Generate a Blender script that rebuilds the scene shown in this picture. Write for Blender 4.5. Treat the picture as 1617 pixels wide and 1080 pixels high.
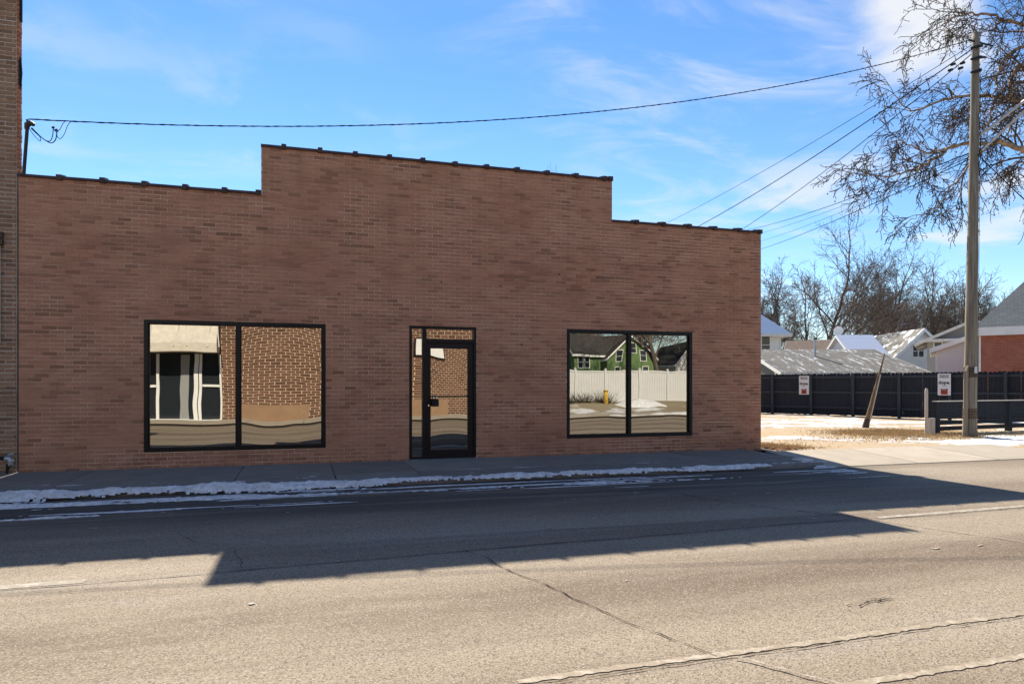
import bpy, math, random
import numpy as np
from mathutils import Vector, noise as mnoise
PI = math.pi
for _o in list(bpy.data.objects): bpy.data.objects.remove(_o)
S = bpy.context.scene
COL = S.collection

# ------------------------------------------------------------------ camera
TH = math.radians(17.0204)
CAM = Vector((4.2857, -12.5531, 1.3660))
cd = bpy.data.cameras.new('camera'); cam = bpy.data.objects.new('camera', cd); COL.objects.link(cam)
cam.location = CAM; cam.rotation_euler = (PI/2, 0, -TH)
cd.sensor_width = 36; cd.lens = 24.0; cd.shift_y = 69/1617; cd.clip_end = 2000; cd.clip_start = .05
S.camera = cam
# ------------------------------------------------------------------ sky + sun + exposure
SUN_EL = math.radians(38.4)
w = bpy.data.worlds.new('World'); S.world = w; w.use_nodes = True
nt = w.node_tree; nt.nodes.clear()
def wn(t, **k):
    n = nt.nodes.new(t)
    for a, b in k.items(): setattr(n, a, b)
    return n
L = nt.links.new
out = wn('ShaderNodeOutputWorld'); bg = wn('ShaderNodeBackground'); L(bg.outputs[0], out.inputs[0])
bg.inputs[1].default_value = 0.083
sky = wn('ShaderNodeTexSky', sky_type='NISHITA', sun_disc=False, sun_elevation=SUN_EL, sun_rotation=0.0,
         air_density=1.0, dust_density=0.0, ozone_density=2.5, altitude=200)
tc = wn('ShaderNodeTexCoord')
sep = wn('ShaderNodeSeparateXYZ'); L(tc.outputs['Generated'], sep.inputs[0])
def wmath(op, a, b=None, c=None, clamp=False):
    n = wn('ShaderNodeMath', operation=op, use_clamp=clamp)
    for i, v in enumerate((a, b, c)):
        if v is None: continue
        if isinstance(v, (int, float)): n.inputs[i].default_value = v
        else: L(v, n.inputs[i])
    return n.outputs[0]
zc = wmath('ADD', wmath('MAXIMUM', sep.outputs[2], 0.0), 0.12)
cx_ = wmath('DIVIDE', sep.outputs[0], zc); cy_ = wmath('DIVIDE', sep.outputs[1], zc)
cmb = wn('ShaderNodeCombineXYZ'); L(cx_, cmb.inputs[0]); L(cy_, cmb.inputs[1])
def wnoise(scale, detail, rough, sx=1, sy=1, off=(0, 0, 0), dist=0., rot=0.):
    mp = wn('ShaderNodeMapping'); mp.inputs['Scale'].default_value = (sx, sy, 1); mp.inputs['Location'].default_value = off
    mp.inputs['Rotation'].default_value = (0, 0, rot)
    L(cmb.outputs[0], mp.inputs[0])
    n = wn('ShaderNodeTexNoise'); n.inputs['Scale'].default_value = scale; n.inputs['Detail'].default_value = detail
    n.inputs['Roughness'].default_value = rough; n.inputs['Distortion'].default_value = dist
    L(mp.outputs[0], n.inputs['Vector']); return n.outputs[0]
def ramp01(v, a, b):
    n = wn('ShaderNodeMapRange', interpolation_type='SMOOTHSTEP'); L(v, n.inputs[0])
    n.inputs[1].default_value = a; n.inputs[2].default_value = b; return n.outputs[0]
wisps = wmath('MULTIPLY', ramp01(wnoise(1.5, 9, .62, 1.0, 2.2, (3.1, .7, 0), .7, .6), .44, .74),
              ramp01(wnoise(.6, 3, .5, 1, 1, (1.2, 4.4, 0)), .36, .58))
puffs = wmath('MULTIPLY', ramp01(wnoise(1.9, 9, .56, 1, 1, (7.7, 2.2, 0), .2), .50, .64),
              ramp01(wnoise(.42, 2, .5, 1, 1, (5.2, 9.1, 0)), .55, .66))
# the one heavier cloud bank standing over the utility pole
cdn = wn('ShaderNodeVectorMath', operation='DISTANCE'); L(tc.outputs['Generated'], cdn.inputs[0])
_d = Vector((math.sin(TH)*1+math.cos(TH)*.61, math.cos(TH)-math.sin(TH)*.61, .56)).normalized()
cdn.inputs[1].default_value = _d
bank = ramp01(wmath('ADD', wmath('MULTIPLY', cdn.outputs[1], -1.0),
              wmath('MULTIPLY', wnoise(2.2, 9, .55, 1, 1, (2.0, 5.0, 0), .2), .30)), .055, .13)
cover = wmath('MAXIMUM', wmath('MULTIPLY', wisps, .55), wmath('MAXIMUM', wmath('MULTIPLY', puffs, .7), wmath('MULTIPLY', bank, .9)), clamp=True)
hsv = wn('ShaderNodeHueSaturation'); hsv.inputs['Saturation'].default_value = 1.2; hsv.inputs['Hue'].default_value = .504; hsv.inputs['Value'].default_value = .90
L(sky.outputs[0], hsv.inputs['Color'])
mixc = wn('ShaderNodeMix', data_type='RGBA'); L(cover, mixc.inputs[0]); L(hsv.outputs[0], mixc.inputs[6])
mixc.inputs[7].default_value = (4.6, 4.65, 4.75, 1)
L(mixc.outputs[2], bg.inputs[0])
sd = bpy.data.lights.new('sun', 'SUN'); sun = bpy.data.objects.new('sun', sd); COL.objects.link(sun)
sd.energy = 4.5; sd.angle = math.radians(.53); sd.color = (1.0, .91, .77)
sun.rotation_euler = (PI/2 - SUN_EL, 0, PI)      # light comes from +y, falls towards -y
sun.location = (0, 30, 30)
S.view_settings.view_transform = 'Standard'; S.view_settings.look = 'None'
S.view_settings.gamma = 1; S.view_settings.exposure = 1.3

# ------------------------------------------------------------------ helpers
def pt(px, py, Z):
    """point seen at photo pixel (px, py), Z metres ahead of the camera"""
    R = Vector((math.cos(TH), -math.sin(TH), 0)); F = Vector((math.sin(TH), math.cos(TH), 0))
    return CAM + (R*((px-808.5)/1078) + Vector((0, 0, (609-py)/1078)) + F)*Z
RV = Vector((math.cos(TH), -math.sin(TH), 0)); FV = Vector((math.sin(TH), math.cos(TH), 0))

_perm = np.random.RandomState(7).permutation(4096)
def _h(ix, iy, s): return (_perm[(ix*73 + iy*1931 + s*977) % 4096] / 4095.0)
def vnoise(x, y, s=0):
    x = np.asarray(x, float); y = np.asarray(y, float)
    ix = np.floor(x).astype(int); iy = np.floor(y).astype(int); fx = x-ix; fy = y-iy
    fx = fx*fx*(3-2*fx); fy = fy*fy*(3-2*fy)
    h = lambda a, b: _perm[(_perm[(a*7+s*131) % 4096]+b*13) % 4096]/4095.0
    return (h(ix, iy)*(1-fx)+h(ix+1, iy)*fx)*(1-fy)+(h(ix, iy+1)*(1-fx)+h(ix+1, iy+1)*fx)*fy
def fbm(x, y, s=0, o=4, g=.5):
    t = 0; a = 1; n = 0
    for i in range(o):
        t = t+a*vnoise(x*2**i, y*2**i, s+i*17); n += a; a *= g
    return t/n

class MB:
    def __init__(self): self.v = []; self.f = []; self.a = []; self.cur = .5
    def face(self, pts):
        b = len(self.v); self.v += [tuple(p) for p in pts]; self.f.append(tuple(range(b, b+len(pts)))); self.a.append(self.cur)
        return self
    def raw(self, vs, fs):
        b = len(self.v); self.v += [tuple(p) for p in vs]
        for f in fs: self.f.append(tuple(i+b for i in f)); self.a.append(self.cur)
        return self
    def box(self, x0, x1, y0, y1, z0, z1):
        v = [(x0,y0,z0),(x1,y0,z0),(x1,y1,z0),(x0,y1,z0),(x0,y0,z1),(x1,y0,z1),(x1,y1,z1),(x0,y1,z1)]
        return self.raw(v, [(0,3,2,1),(4,5,6,7),(0,1,5,4),(1,2,6,5),(2,3,7,6),(3,0,4,7)])
    def hull8(self, v): return self.raw(v, [(0,3,2,1),(4,5,6,7),(0,1,5,4),(1,2,6,5),(2,3,7,6),(3,0,4,7)])
    def prism(self, poly, ax, a, b):
        """poly: 2D points extruded along axis ax from a to b"""
        n = len(poly)
        def P(p, t): return {'x': (t, p[0], p[1]), 'y': (p[0], t, p[1]), 'z': (p[0], p[1], t)}[ax]
        v = [P(p, a) for p in poly]+[P(p, b) for p in poly]
        return self.raw(v, [tuple(range(n)), tuple(range(2*n-1, n-1, -1))]+[(i, i+n, (i+1) % n+n, (i+1) % n) for i in range(n)])
    def tube(self, pts, rad, sides=6, cap=True):
        pts = [Vector(p) for p in pts]; n = len(pts)
        if not hasattr(rad, '__len__'): rad = [rad]*n
        up = None; b = len(self.v)
        for i, p in enumerate(pts):
            t = (pts[min(i+1, n-1)]-pts[max(i-1, 0)])
            if t.length < 1e-9: t = Vector((0, 0, 1))
            t.normalize()
            if up is None: up = Vector((1, 0, 0)) if abs(t.x) < .8 else Vector((0, 1, 0))
            s = t.cross(up)
            if s.length < 1e-6: s = t.cross(Vector((0, 1, .3)))
            s.normalize(); u = s.cross(t); up = u
            for k in range(sides):
                a = 2*PI*k/sides; q = p+(s*math.cos(a)+u*math.sin(a))*rad[i]
                self.v.append((q.x, q.y, q.z))
        for i in range(n-1):
            for k in range(sides):
                k2 = (k+1) % sides
                self.f.append((b+i*sides+k, b+i*sides+k2, b+(i+1)*sides+k2, b+(i+1)*sides+k)); self.a.append(self.cur)
        if cap:
            self.f.append(tuple(b+k for k in range(sides-1, -1, -1))); self.a.append(self.cur)
            self.f.append(tuple(b+(n-1)*sides+k for k in range(sides))); self.a.append(self.cur)
        return self
    def mesh(self, name, smooth=False, rnd=False):
        m = bpy.data.meshes.new(name); m.from_pydata(self.v, [], self.f)
        if rnd:
            at = m.attributes.new('rnd', 'FLOAT', 'FACE'); at.data.foreach_set('value', self.a)
        if smooth: m.polygons.foreach_set('use_smooth', [True]*len(m.polygons))
        m.update(); return m
    def build(self, name, mat, parent=None, smooth=False, rnd=False):
        m = self.mesh(name, smooth, rnd); return link(name, m, mat, parent)
def link(name, m, mat=None, parent=None, loc=None):
    if mat is not None and not m.materials: m.materials.append(mat)
    o = bpy.data.objects.new(name, m); COL.objects.link(o)
    if parent: o.parent = parent
    if loc is not None: o.location = loc
    return o
def tag(o, label, cat, group=None, kind=None):
    o['label'] = label; o['category'] = cat
    if group: o['group'] = group
    if kind: o['kind'] = kind
    return o
def struct(o): o['kind'] = 'structure'; return o
def stuff(o): o['kind'] = 'stuff'; return o
def thing(name, label, cat, loc=(0, 0, 0), rz=0, group=None):
    o = bpy.data.objects.new(name, None); COL.objects.link(o); o.location = loc; o.rotation_euler = (0, 0, rz); o.empty_display_size = .2
    return tag(o, label, cat, group)
def copy_tree(o, parent=None):
    c = o.copy(); COL.objects.link(c); c.parent = parent
    for ch in list(o.children): copy_tree(ch, c)
    return c

# ------------------------------------------------------------------ materials
class NT:
    def __init__(self, name):
        self.m = bpy.data.materials.new(name); self.m.use_nodes = True; self.t = self.m.node_tree
        self.p = self.t.nodes['Principled BSDF']; self.p.inputs['Specular IOR Level'].default_value = .25
    def n(self, t, **k):
        n = self.t.nodes.new(t)
        for a, b in k.items(): setattr(n, a, b)
        return n
    def l(self, a, b): self.t.links.new(a, b)
    def pos(self): return self.n('ShaderNodeNewGeometry').outputs['Position']
    def obj(self): return self.n('ShaderNodeTexCoord').outputs['Object']
    def noise(self, vec, scale, detail=4, rough=.55, sc=(1, 1, 1), dist=0.):
        mp = self.n('ShaderNodeMapping'); mp.inputs['Scale'].default_value = sc; self.l(vec, mp.inputs[0])
        n = self.n('ShaderNodeTexNoise'); self.l(mp.outputs[0], n.inputs['Vector'])
        n.inputs['Scale'].default_value = scale; n.inputs['Detail'].default_value = detail; n.inputs['Roughness'].default_value = rough
        n.inputs['Distortion'].default_value = dist
        return n.outputs[0]
    def vor(self, vec, scale, sc=(1, 1, 1), out='Distance'):
        mp = self.n('ShaderNodeMapping'); mp.inputs['Scale'].default_value = sc; self.l(vec, mp.inputs[0])
        n = self.n('ShaderNodeTexVoronoi'); self.l(mp.outputs[0], n.inputs['Vector']); n.inputs['Scale'].default_value = scale
        return n.outputs[out]
    def rng(self, v, a, b, c=0., d=1.):
        n = self.n('ShaderNodeMapRange'); self.l(v, n.inputs[0])
        for i, x in enumerate((a, b, c, d)): n.inputs[i+1].default_value = x
        return n.outputs[0]
    def ramp(self, v, stops):
        n = self.n('ShaderNodeValToRGB'); self.l(v, n.inputs[0]); e = n.color_ramp.elements
        while len(e) < len(stops): e.new(.5)
        for i, (p, c) in enumerate(stops): e[i].position = p; e[i].color = (*c, 1)
        return n.outputs[0]
    def mix(self, fac, a, b, mode='MIX'):
        n = self.n('ShaderNodeMix', data_type='RGBA', blend_type=mode)
        for i, x in ((0, fac), (6, a), (7, b)):
            if isinstance(x, (int, float)): n.inputs[i].default_value = x
            elif isinstance(x, tuple): n.inputs[i].default_value = (*x, 1)
            else: self.l(x, n.inputs[i])
        return n.outputs[2]
    def math(self, op, a, b=0., clamp=False):
        n = self.n('ShaderNodeMath', operation=op, use_clamp=clamp)
        for i, x in ((0, a), (1, b)):
            if isinstance(x, (int, float)): n.inputs[i].default_value = x
            else: self.l(x, n.inputs[i])
        return n.outputs[0]
    def bump(self, h, strength=.3, dist=.01):
        n = self.n('ShaderNodeBump'); n.inputs['Strength'].default_value = strength; n.inputs['Distance'].default_value = dist
        self.l(h, n.inputs['Height']); self.l(n.outputs[0], self.p.inputs['Normal'])
    def col(self, c):
        if isinstance(c, tuple): self.p.inputs['Base Color'].default_value = (*c, 1)
        else: self.l(c, self.p.inputs['Base Color'])
    def rough(self, v):
        if isinstance(v, (int, float)): self.p.inputs['Roughness'].default_value = v
        else: self.l(v, self.p.inputs['Roughness'])

def m_simple(name, c, rough=.6, var=.15, scale=8, metal=0., bump=.1):
    k = NT(name); n = k.noise(k.pos(), scale, 5, .6)
    k.col(k.mix(k.rng(n, .3, .7), tuple(x*(1-var) for x in c), tuple(min(1, x*(1+var)) for x in c)))
    k.rough(rough); k.p.inputs['Metallic'].default_value = metal; k.p.inputs['Specular IOR Level'].default_value = .25 if rough < .94 else .0
    if bump: k.bump(k.noise(k.pos(), scale*9, 3), bump, .004)
    return k.m

def m_brick(name, dark, mid, light, hues, patch=.45):
    """fired brick: tone per brick (face attribute), broad blotches, fine grain"""
    k = NT(name); P = k.pos()
    at = k.n('ShaderNodeAttribute', attribute_name='rnd').outputs['Fac']
    tone = k.ramp(at, [(0., dark), (.45, mid), (1., light)])
    big = k.noise(P, .55, 3, .5, (1, 1, 1.5))
    tone = k.mix(k.rng(big, .35, .66, 0, .55), tone, hues[0])
    med = k.noise(P, 2.3, 4, .6, (.6, 1, 1.3))
    tone = k.mix(k.rng(med, .46, .72, 0, patch), tone, hues[1])
    fine = k.noise(P, 70, 4, .7, (.7, 1, 1))
    tone = k.mix(k.rng(fine, .3, .72, .0, .38), tone, tuple(x*.55 for x in mid))
    dk = k.noise(P, 1.4, 5, .62, (.7, 1, 2.4)); tone = k.mix(k.rng(dk, .50, .66, 0, .6), tone, tuple(x*.62 for x in mid))
    eff = k.noise(P, 1.1, 5, .62, (1, 1, 2.0))
    tone = k.mix(k.rng(eff, .64, .80, 0, .45), tone, hues[2])
    st = k.noise(P, 1.0, 5, .6, (3.2, 1, .22)); spz = k.n('ShaderNodeSeparateXYZ'); k.l(P, spz.inputs[0])
    tone = k.mix(k.math('MULTIPLY', k.rng(st, .52, .72, 0, .5), k.rng(spz.outputs[2], 2.4, 5.2, .15, 1.)), tone, tuple(x*.5 for x in mid))
    # grime splashed up from the pavement
    sp = k.n('ShaderNodeSeparateXYZ'); k.l(P, sp.inputs[0])
    gr = k.math('MULTIPLY', k.rng(sp.outputs[2], .0, .45, 1., 0.), k.rng(k.noise(P, 5, 5), .35, .7))
    tone = k.mix(k.math('MULTIPLY', gr, .5), tone, (.09, .06, .045))
    k.col(tone); k.rough(.88); k.bump(fine, .35, .004)
    return k.m
def m_mortar(name, a, b):
    k = NT(name); P = k.pos()
    n = k.noise(P, .8, 4, .6, (1, 1, 1.6)); n2 = k.noise(P, 40, 3)
    c = k.mix(k.rng(n, .36, .58), a, b); c = k.mix(k.rng(n2, .3, .7, 0, .22), c, tuple(x*.6 for x in a))
    k.col(c); k.rough(.95); k.bump(n2, .4, .004); return k.m

M = {}
M['brick'] = m_brick('facade brick', (.170, .082, .050), (.40, .186, .112), (.52, .258, .158),
                     [(.44, .208, .132), (.51, .264, .172), (.54, .36, .27)], .45)
M['mortar'] = m_mortar('facade mortar', (.41, .212, .132), (.70, .50, .35))
M['brick_old'] = m_brick('old brown brick', (.12, .068, .040), (.28, .150, .085), (.39, .225, .135),
                         [(.25, .152, .094), (.31, .19, .12), (.35, .26, .19)], .4)
M['mortar_old'] = m_mortar('old mortar', (.40, .32, .25), (.56, .49, .43))
M['brick_orange'] = m_brick('orange brick', (.30, .105, .05), (.42, .155, .075), (.52, .22, .11),
                            [(.44, .16, .08), (.40, .17, .10), (.35, .22, .16)], .4)
M['brick_across'] = m_brick('dark brown brick', (.075, .035, .024), (.15, .072, .048), (.22, .115, .075),
                            [(.16, .08, .05), (.20, .10, .065), (.24, .14, .10)], .3)
M['mortar_pale'] = m_simple('pale mortar', (.60, .50, .37), .95, .12, 6)
M['coping'] = m_simple('dark glazed clay', (.058, .032, .026), .5, .45, 6)
M['frame'] = m_simple('black anodised aluminium', (.010, .010, .011), .38, .2, 3, .3, 0)
M['steel'] = m_simple('dull galvanised steel', (.42, .43, .45), .45, .2, 10, .8)
M['chrome'] = m_simple('bright metal', (.6, .6, .6), .2, .1, 10, 1.)
M['black_metal'] = m_simple('black iron', (.012, .012, .013), .5, .2, 10, .2)
M['cable'] = m_simple('black cable sheath', (.004, .004, .004), .95, .1, 10, 0, 0)
M['rust'] = m_simple('rusty iron', (.085, .048, .030), .85, .4, 25)
M['cream'] = m_simple('cream paint', (.60, .55, .46), .6, .12, 5)
M['white'] = m_simple('white paint', (.72, .72, .70), .55, .06, 3)
M['offwhite'] = m_simple('aged white paint', (.60, .59, .55), .6, .1, 3)
M['snow'] = None
def m_glass():
    k = NT('coated window glass'); t = k.t; o = t.nodes['Material Output']
    g = k.n('ShaderNodeBsdfGlossy'); g.inputs['Color'].default_value = (.43, .415, .375, 1); g.inputs['Roughness'].default_value = .004
    tr = k.n('ShaderNodeBsdfTransparent'); tr.inputs['Color'].default_value = (.55, .60, .60, 1)
    mx = k.n('ShaderNodeMixShader'); mx.inputs[0].default_value = .84
    k.l(tr.outputs[0], mx.inputs[1]); k.l(g.outputs[0], mx.inputs[2]); k.l(mx.outputs[0], o.inputs[0]); return k.m
M['glass'] = m_glass()
def m_darkglass():
    k = NT('dark house glass'); k.col((.02, .025, .03)); k.rough(.06); k.p.inputs['Specular IOR Level'].default_value = .6; return k.m
M['pane'] = m_darkglass()
def m_snow():
    k = NT('old snow'); P = k.pos(); n = k.noise(P, 9, 5, .65)
    c = k.mix(k.rng(n, .35, .75), (.74, .75, .77), (.46, .45, .44)); dirt = k.noise(P, 28, 4, .7)
    c = k.mix(k.rng(dirt, .54, .72, 0, .75), c, (.17, .155, .135))
    k.col(c); k.rough(.75); k.bump(k.noise(P, 38, 4, .75), .8, .02); k.p.inputs['Subsurface Weight'].default_value = 0.0; return k.m
M['snow'] = m_snow()
def m_asphalt():
    k = NT('worn asphalt'); P = k.pos(); sp = k.n('ShaderNodeSeparateXYZ'); k.l(P, sp.inputs[0])
    base = k.mix(k.rng(k.noise(P, .9, 5, .6, (.25, 1, 1)), .3, .7), (.245, .196, .138), (.315, .258, .188))
    # brownish oil-and-salt bands left along the wheel tracks
    trk = k.noise(P, .55, 4, .55, (.16, 1.7, 1), .4)
    base = k.mix(k.rng(trk, .47, .62, 0, .8), base, (.150, .108, .072))
    for yc, hw, am in ((-8.05, .75, .85), (-5.1, .6, .5), (-10.4, .9, .9), (-12.6, .7, .6)):      # darkened wheel paths
        dd = k.math('ABSOLUTE', k.math('SUBTRACT', sp.outputs[1], yc)); bm = k.math('MULTIPLY', k.rng(dd, hw*.15, hw, am, 0.), k.rng(k.noise(P, .8, 5, .65, (.45, 1.6, 1), .4), .30, .56))
        base = k.mix(k.math('MULTIPLY', bm, 1., True), base, (.122, .082, .050))
    trk2 = k.noise(P, 1.1, 5, .6, (.22, 1.8, 1), .3)
    base = k.mix(k.rng(trk2, .56, .72, 0, .35), base, (.33, .305, .27))
    # aggregate
    ag = k.vor(P, 120, (1, 1, 1), 'Color'); agv = k.n('ShaderNodeSeparateColor'); k.l(ag, agv.inputs[0])
    base = k.mix(k.rng(agv.outputs[0], .60, .9, 0, .85), base, (.095, .076, .060))
    base = k.mix(k.rng(agv.outputs[1], .70, 1., 0, .5), base, (.46, .41, .345))
    pit = k.noise(P, 75, 3, .75); base = k.mix(k.rng(pit, .57, .72, 0, .7), base, (.055, .045, .035))
    # damp, salt-dark gutter beside the kerb
    wet = k.math('MULTIPLY', k.rng(sp.outputs[1], -5.2, -3.9, 0, 1), k.rng(k.noise(P, 1.6, 6, .65, (.2, 2.6, 1)), .26, .50))
    wet = k.math('MULTIPLY', wet, k.rng(sp.outputs[0], 12.5, 14.5, 1, 0))
    base = k.mix(k.math('MULTIPLY', wet, .85, True), base, (.050, .046, .043))
    k.col(base); k.rough(.9)
    h = k.math('ADD', k.math('MULTIPLY', k.vor(P, 120), .6), pit); k.bump(h, .55, .006); return k.m
M['asphalt'] = m_asphalt()
def m_concrete(name, a, b, stain=(.10, .09, .08)):
    k = NT(name); P = k.pos()
    rn = k.n('ShaderNodeObjectInfo').outputs['Random']
    c = k.mix(k.rng(k.noise(P, 1.7, 6, .62), .3, .7), a, b)
    c = k.mix(k.rng(rn, 0, 1, 0, .45), c, tuple(x*.62 for x in a))
    c = k.mix(k.rng(k.noise(P, 3.3, 6, .7, (.6, 1.2, 1)), .55, .74, 0, .6), c, stain)
    fine = k.noise(P, 90, 3, .7); c = k.mix(k.rng(fine, .35, .7, 0, .3), c, tuple(x*.5 for x in a))
    k.col(c); k.rough(.9); k.bump(fine, .35, .004); return k.m
M['concrete'] = m_concrete('pavement concrete', (.215, .195, .165), (.285, .26, .225))
M['apron'] = m_concrete('pale driveway concrete', (.40, .345, .27), (.50, .44, .35), (.27, .22, .165))
M['kerb'] = m_concrete('kerb concrete', (.17, .165, .155), (.24, .23, .22), (.06, .055, .05))
def m_lot():
    k = NT('gravel and dead turf'); P = k.pos()
    c = k.mix(k.rng(k.noise(P, .55, 5, .6, (1, .7, 1)), .35, .62), (.40, .315, .225), (.44, .325, .19))
    c = k.mix(k.rng(k.noise(P, 2.6, 6, .7), .5, .7, 0, .7), c, (.52, .44, .34))
    c = k.mix(k.rng(k.noise(P, 22, 5, .75), .50, .72, 0, .6), c, (.20, .145, .09))
    k.col(c); k.rough(.95); k.bump(k.noise(P, 30, 5, .75), .8, .03); return k.m
M['lot'] = m_lot()
def m_ground():
    k = NT('winter grass'); P = k.pos()
    c = k.mix(k.rng(k.noise(P, .12, 6, .6), .35, .65), (.20, .16, .10), (.28, .23, .15))
    c = k.mix(k.rng(k.noise(P, .35, 6, .7), .52, .6), c, (.62, .62, .63)); k.col(c); k.rough(.95); return k.m
M['ground'] = m_ground()
def m_paint():
    k = NT('worn road paint'); P = k.pos(); n = k.noise(P, 14, 6, .75); 
    c = k.mix(k.rng(n, .36, .52), (.47, .43, .36), (.27, .235, .185)); k.col(c); k.rough(.85); return k.m
M['paint'] = m_paint()
M['paint_worn'] = M['paint'].copy(); M['paint_worn'].name = 'mostly worn road paint'
for _n in M['paint_worn'].node_tree.nodes:
    if _n.type == 'MIX': _n.inputs[6].default_value = (.42, .37, .295, 1); _n.inputs[7].default_value = (.27, .22, .16, 1)
M['crack'] = m_simple('open crack', (.030, .026, .022), .95, .3, 20)
M['seal'] = m_simple('tar filled joint', (.045, .040, .036), .7, .3, 9)
def m_wood(name, a, b, sc=(18, 18, .7), rough=.85):
    k = NT(name); P = k.obj(); n = k.noise(P, 1.6, 6, .65, sc, .3)
    c = k.mix(k.rng(n, .32, .68), a, b); n2 = k.noise(P, 5, 4, .6, sc)
    c = k.mix(k.rng(n2, .55, .75, 0, .6), c, tuple(x*.4 for x in a)); k.col(c); k.rough(rough); k.bump(n, .5, .01); return k.m
M['pole'] = m_wood('weathered utility pole', (.115, .092, .066), (.30, .255, .195), (22, 22, .40))
M['stake'] = m_wood('split grey timber', (.10, .068, .040), (.27, .19, .115), (14, 14, .8))
M['fence'] = m_wood('black stained boards', (.013, .0145, .018), (.030, .033, .040), (14, 14, .6), .7)
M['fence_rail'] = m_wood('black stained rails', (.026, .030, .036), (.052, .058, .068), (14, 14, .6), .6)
M['palewood'] = m_wood('pale bare post', (.42, .38, .32), (.58, .54, .47), (16, 16, .7))
def m_bark(name, a, b, sc=6):
    k = NT(name); P = k.pos(); n = k.noise(P, sc, 5, .65, (1, 1, .35)); k.col(k.mix(k.rng(n, .35, .65), a, b)); k.rough(.9); k.bump(n, .5, .02); return k.m
M['bark'] = m_bark('dark bark', (.050, .038, .030), (.120, .092, .072))
M['twig'] = m_bark('brown twigs', (.090, .068, .055), (.18, .142, .118), 1.5)
M['syc'] = m_bark('mottled sycamore bark', (.14, .085, .05), (.42, .30, .19), 5)
M['syctwig'] = m_bark('sycamore twigs', (.048, .031, .021), (.125, .085, .056), 3)
M['seed'] = m_simple('dry seed balls', (.055, .035, .022), .95, .3, 9)
M['leaf'] = m_simple('dead brown leaves', (.20, .085, .035), .9, .45, 30)
M['straw'] = m_simple('dead straw grass', (.47, .34, .185), .95, .35, 12)
def m_shingle(name, a, b, snow=None, thr=(.5, .6), sc=(1, 1, 1), row=7.):
    k = NT(name); P = k.obj(); 
    bt = k.n('ShaderNodeTexBrick'); mp = k.n('ShaderNodeMapping'); k.l(k.n('ShaderNodeTexCoord').outputs['UV'], mp.inputs[0])
    k.l(mp.outputs[0], bt.inputs[0]); bt.inputs['Scale'].default_value = 1.
    bt.inputs['Color1'].default_value = (*a, 1); bt.inputs['Color2'].default_value = (*b, 1); bt.inputs['Mortar'].default_value = (*[x*.6 for x in a], 1)
    bt.inputs['Brick Width'].default_value = .30; bt.inputs['Row Height'].default_value = .125; bt.inputs['Mortar Size'].default_value = .009
    c = k.mix(k.rng(k.noise(P, 3, 5, .7), .3, .7, 0, .5), bt.outputs[0], tuple(x*.6 for x in a))
    if snow:
        n = k.noise(P, 1.0, 6, .68, sc, .3); c = k.mix(k.rng(n, *thr), c, snow)
    k.col(c); k.rough(.9); k.bump(bt.outputs[1], .4, .02); return k.m
M['shingle'] = m_shingle('grey shingles', (.36, .335, .285), (.44, .41, .35))
M['shingle_shed'] = m_shingle('shed shingles with melting snow', (.13, .125, .112), (.19, .182, .165), (.58, .59, .62), (.545, .66), (4.2, .9, .9))
M['shingle_snow'] = m_shingle('snow covered roof', (.12, .115, .11), (.16, .15, .145), (.72, .74, .80), (.20, .30))
M['shingle_brown'] = m_shingle('brown shingles', (.23, .165, .12), (.29, .215, .16), (.72, .73, .76), (.60, .66))
M['shingle_part'] = m_shingle('grey shingles with snow', (.16, .15, .13), (.21, .2, .175), (.75, .76, .80), (.52, .60))
M['shingle_dark'] = m_shingle('dark shingles', (.045, .042, .04), (.07, .065, .06))
def m_siding(name, c, pitch=.12):
    k = NT(name); P = k.pos(); sp = k.n('ShaderNodeSeparateXYZ'); k.l(P, sp.inputs[0])
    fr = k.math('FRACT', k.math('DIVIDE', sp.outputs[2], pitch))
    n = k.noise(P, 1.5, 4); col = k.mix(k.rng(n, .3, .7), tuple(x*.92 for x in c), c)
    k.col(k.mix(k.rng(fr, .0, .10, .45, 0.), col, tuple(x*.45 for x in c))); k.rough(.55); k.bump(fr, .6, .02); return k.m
M['siding_white'] = m_siding('white lap siding', (.72, .72, .72))
M['siding_cream'] = m_siding('cream lap siding', (.60, .54, .42))
M['siding_grey'] = m_siding('grey lap siding', (.30, .31, .31))
M['siding_green'] = m_siding('green lap siding', (.125, .20, .08))
M['siding_dark'] = m_siding('dark shed siding', (.05, .055, .065))
def m_brickwall(name, c1, c2, mo):
    k = NT(name); bt = k.n('ShaderNodeTexBrick'); k.l(k.n('ShaderNodeTexCoord').outputs['UV'], bt.inputs[0]); bt.inputs['Scale'].default_value = 1.
    bt.inputs['Color1'].default_value = (*c1, 1); bt.inputs['Color2'].default_value = (*c2, 1); bt.inputs['Mortar'].default_value = (*mo, 1)
    bt.inputs['Brick Width'].default_value = .22; bt.inputs['Row Height'].default_value = .075; bt.inputs['Mortar Size'].default_value = .009
    c = k.mix(k.rng(k.noise(k.pos(), 2, 5), .3, .7, 0, .4), bt.outputs[0], tuple(x*.6 for x in c1)); k.col(c); k.rough(.9); k.bump(bt.outputs[1], -.4, .01); return k.m
M['brick_red'] = m_brickwall('far red brick', (.30, .085, .055), (.37, .12, .08), (.30, .20, .16))
M['panel_brown'] = m_simple('brown painted board', (.27, .17, .105), .8, .1, 3)
M['vinyl'] = m_simple('white vinyl', (.56, .56, .55), .45, .04, 2)
M['yellow'] = m_simple('yellow paint', (.55, .36, .06), .6, .2, 8)
M['bush'] = m_simple('dry brown shrub', (.055, .042, .026), .95, .4, 9)
M['interior'] = m_simple('unlit interior', (.10, .095, .09), .9, .1, 1)
M['roofing'] = m_simple('flat roof membrane', (.12, .12, .12), .9, .1, 2)
M['sign_face'] = m_simple('white sign board', (.70, .66, .62), .5, .05, 8)
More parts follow.
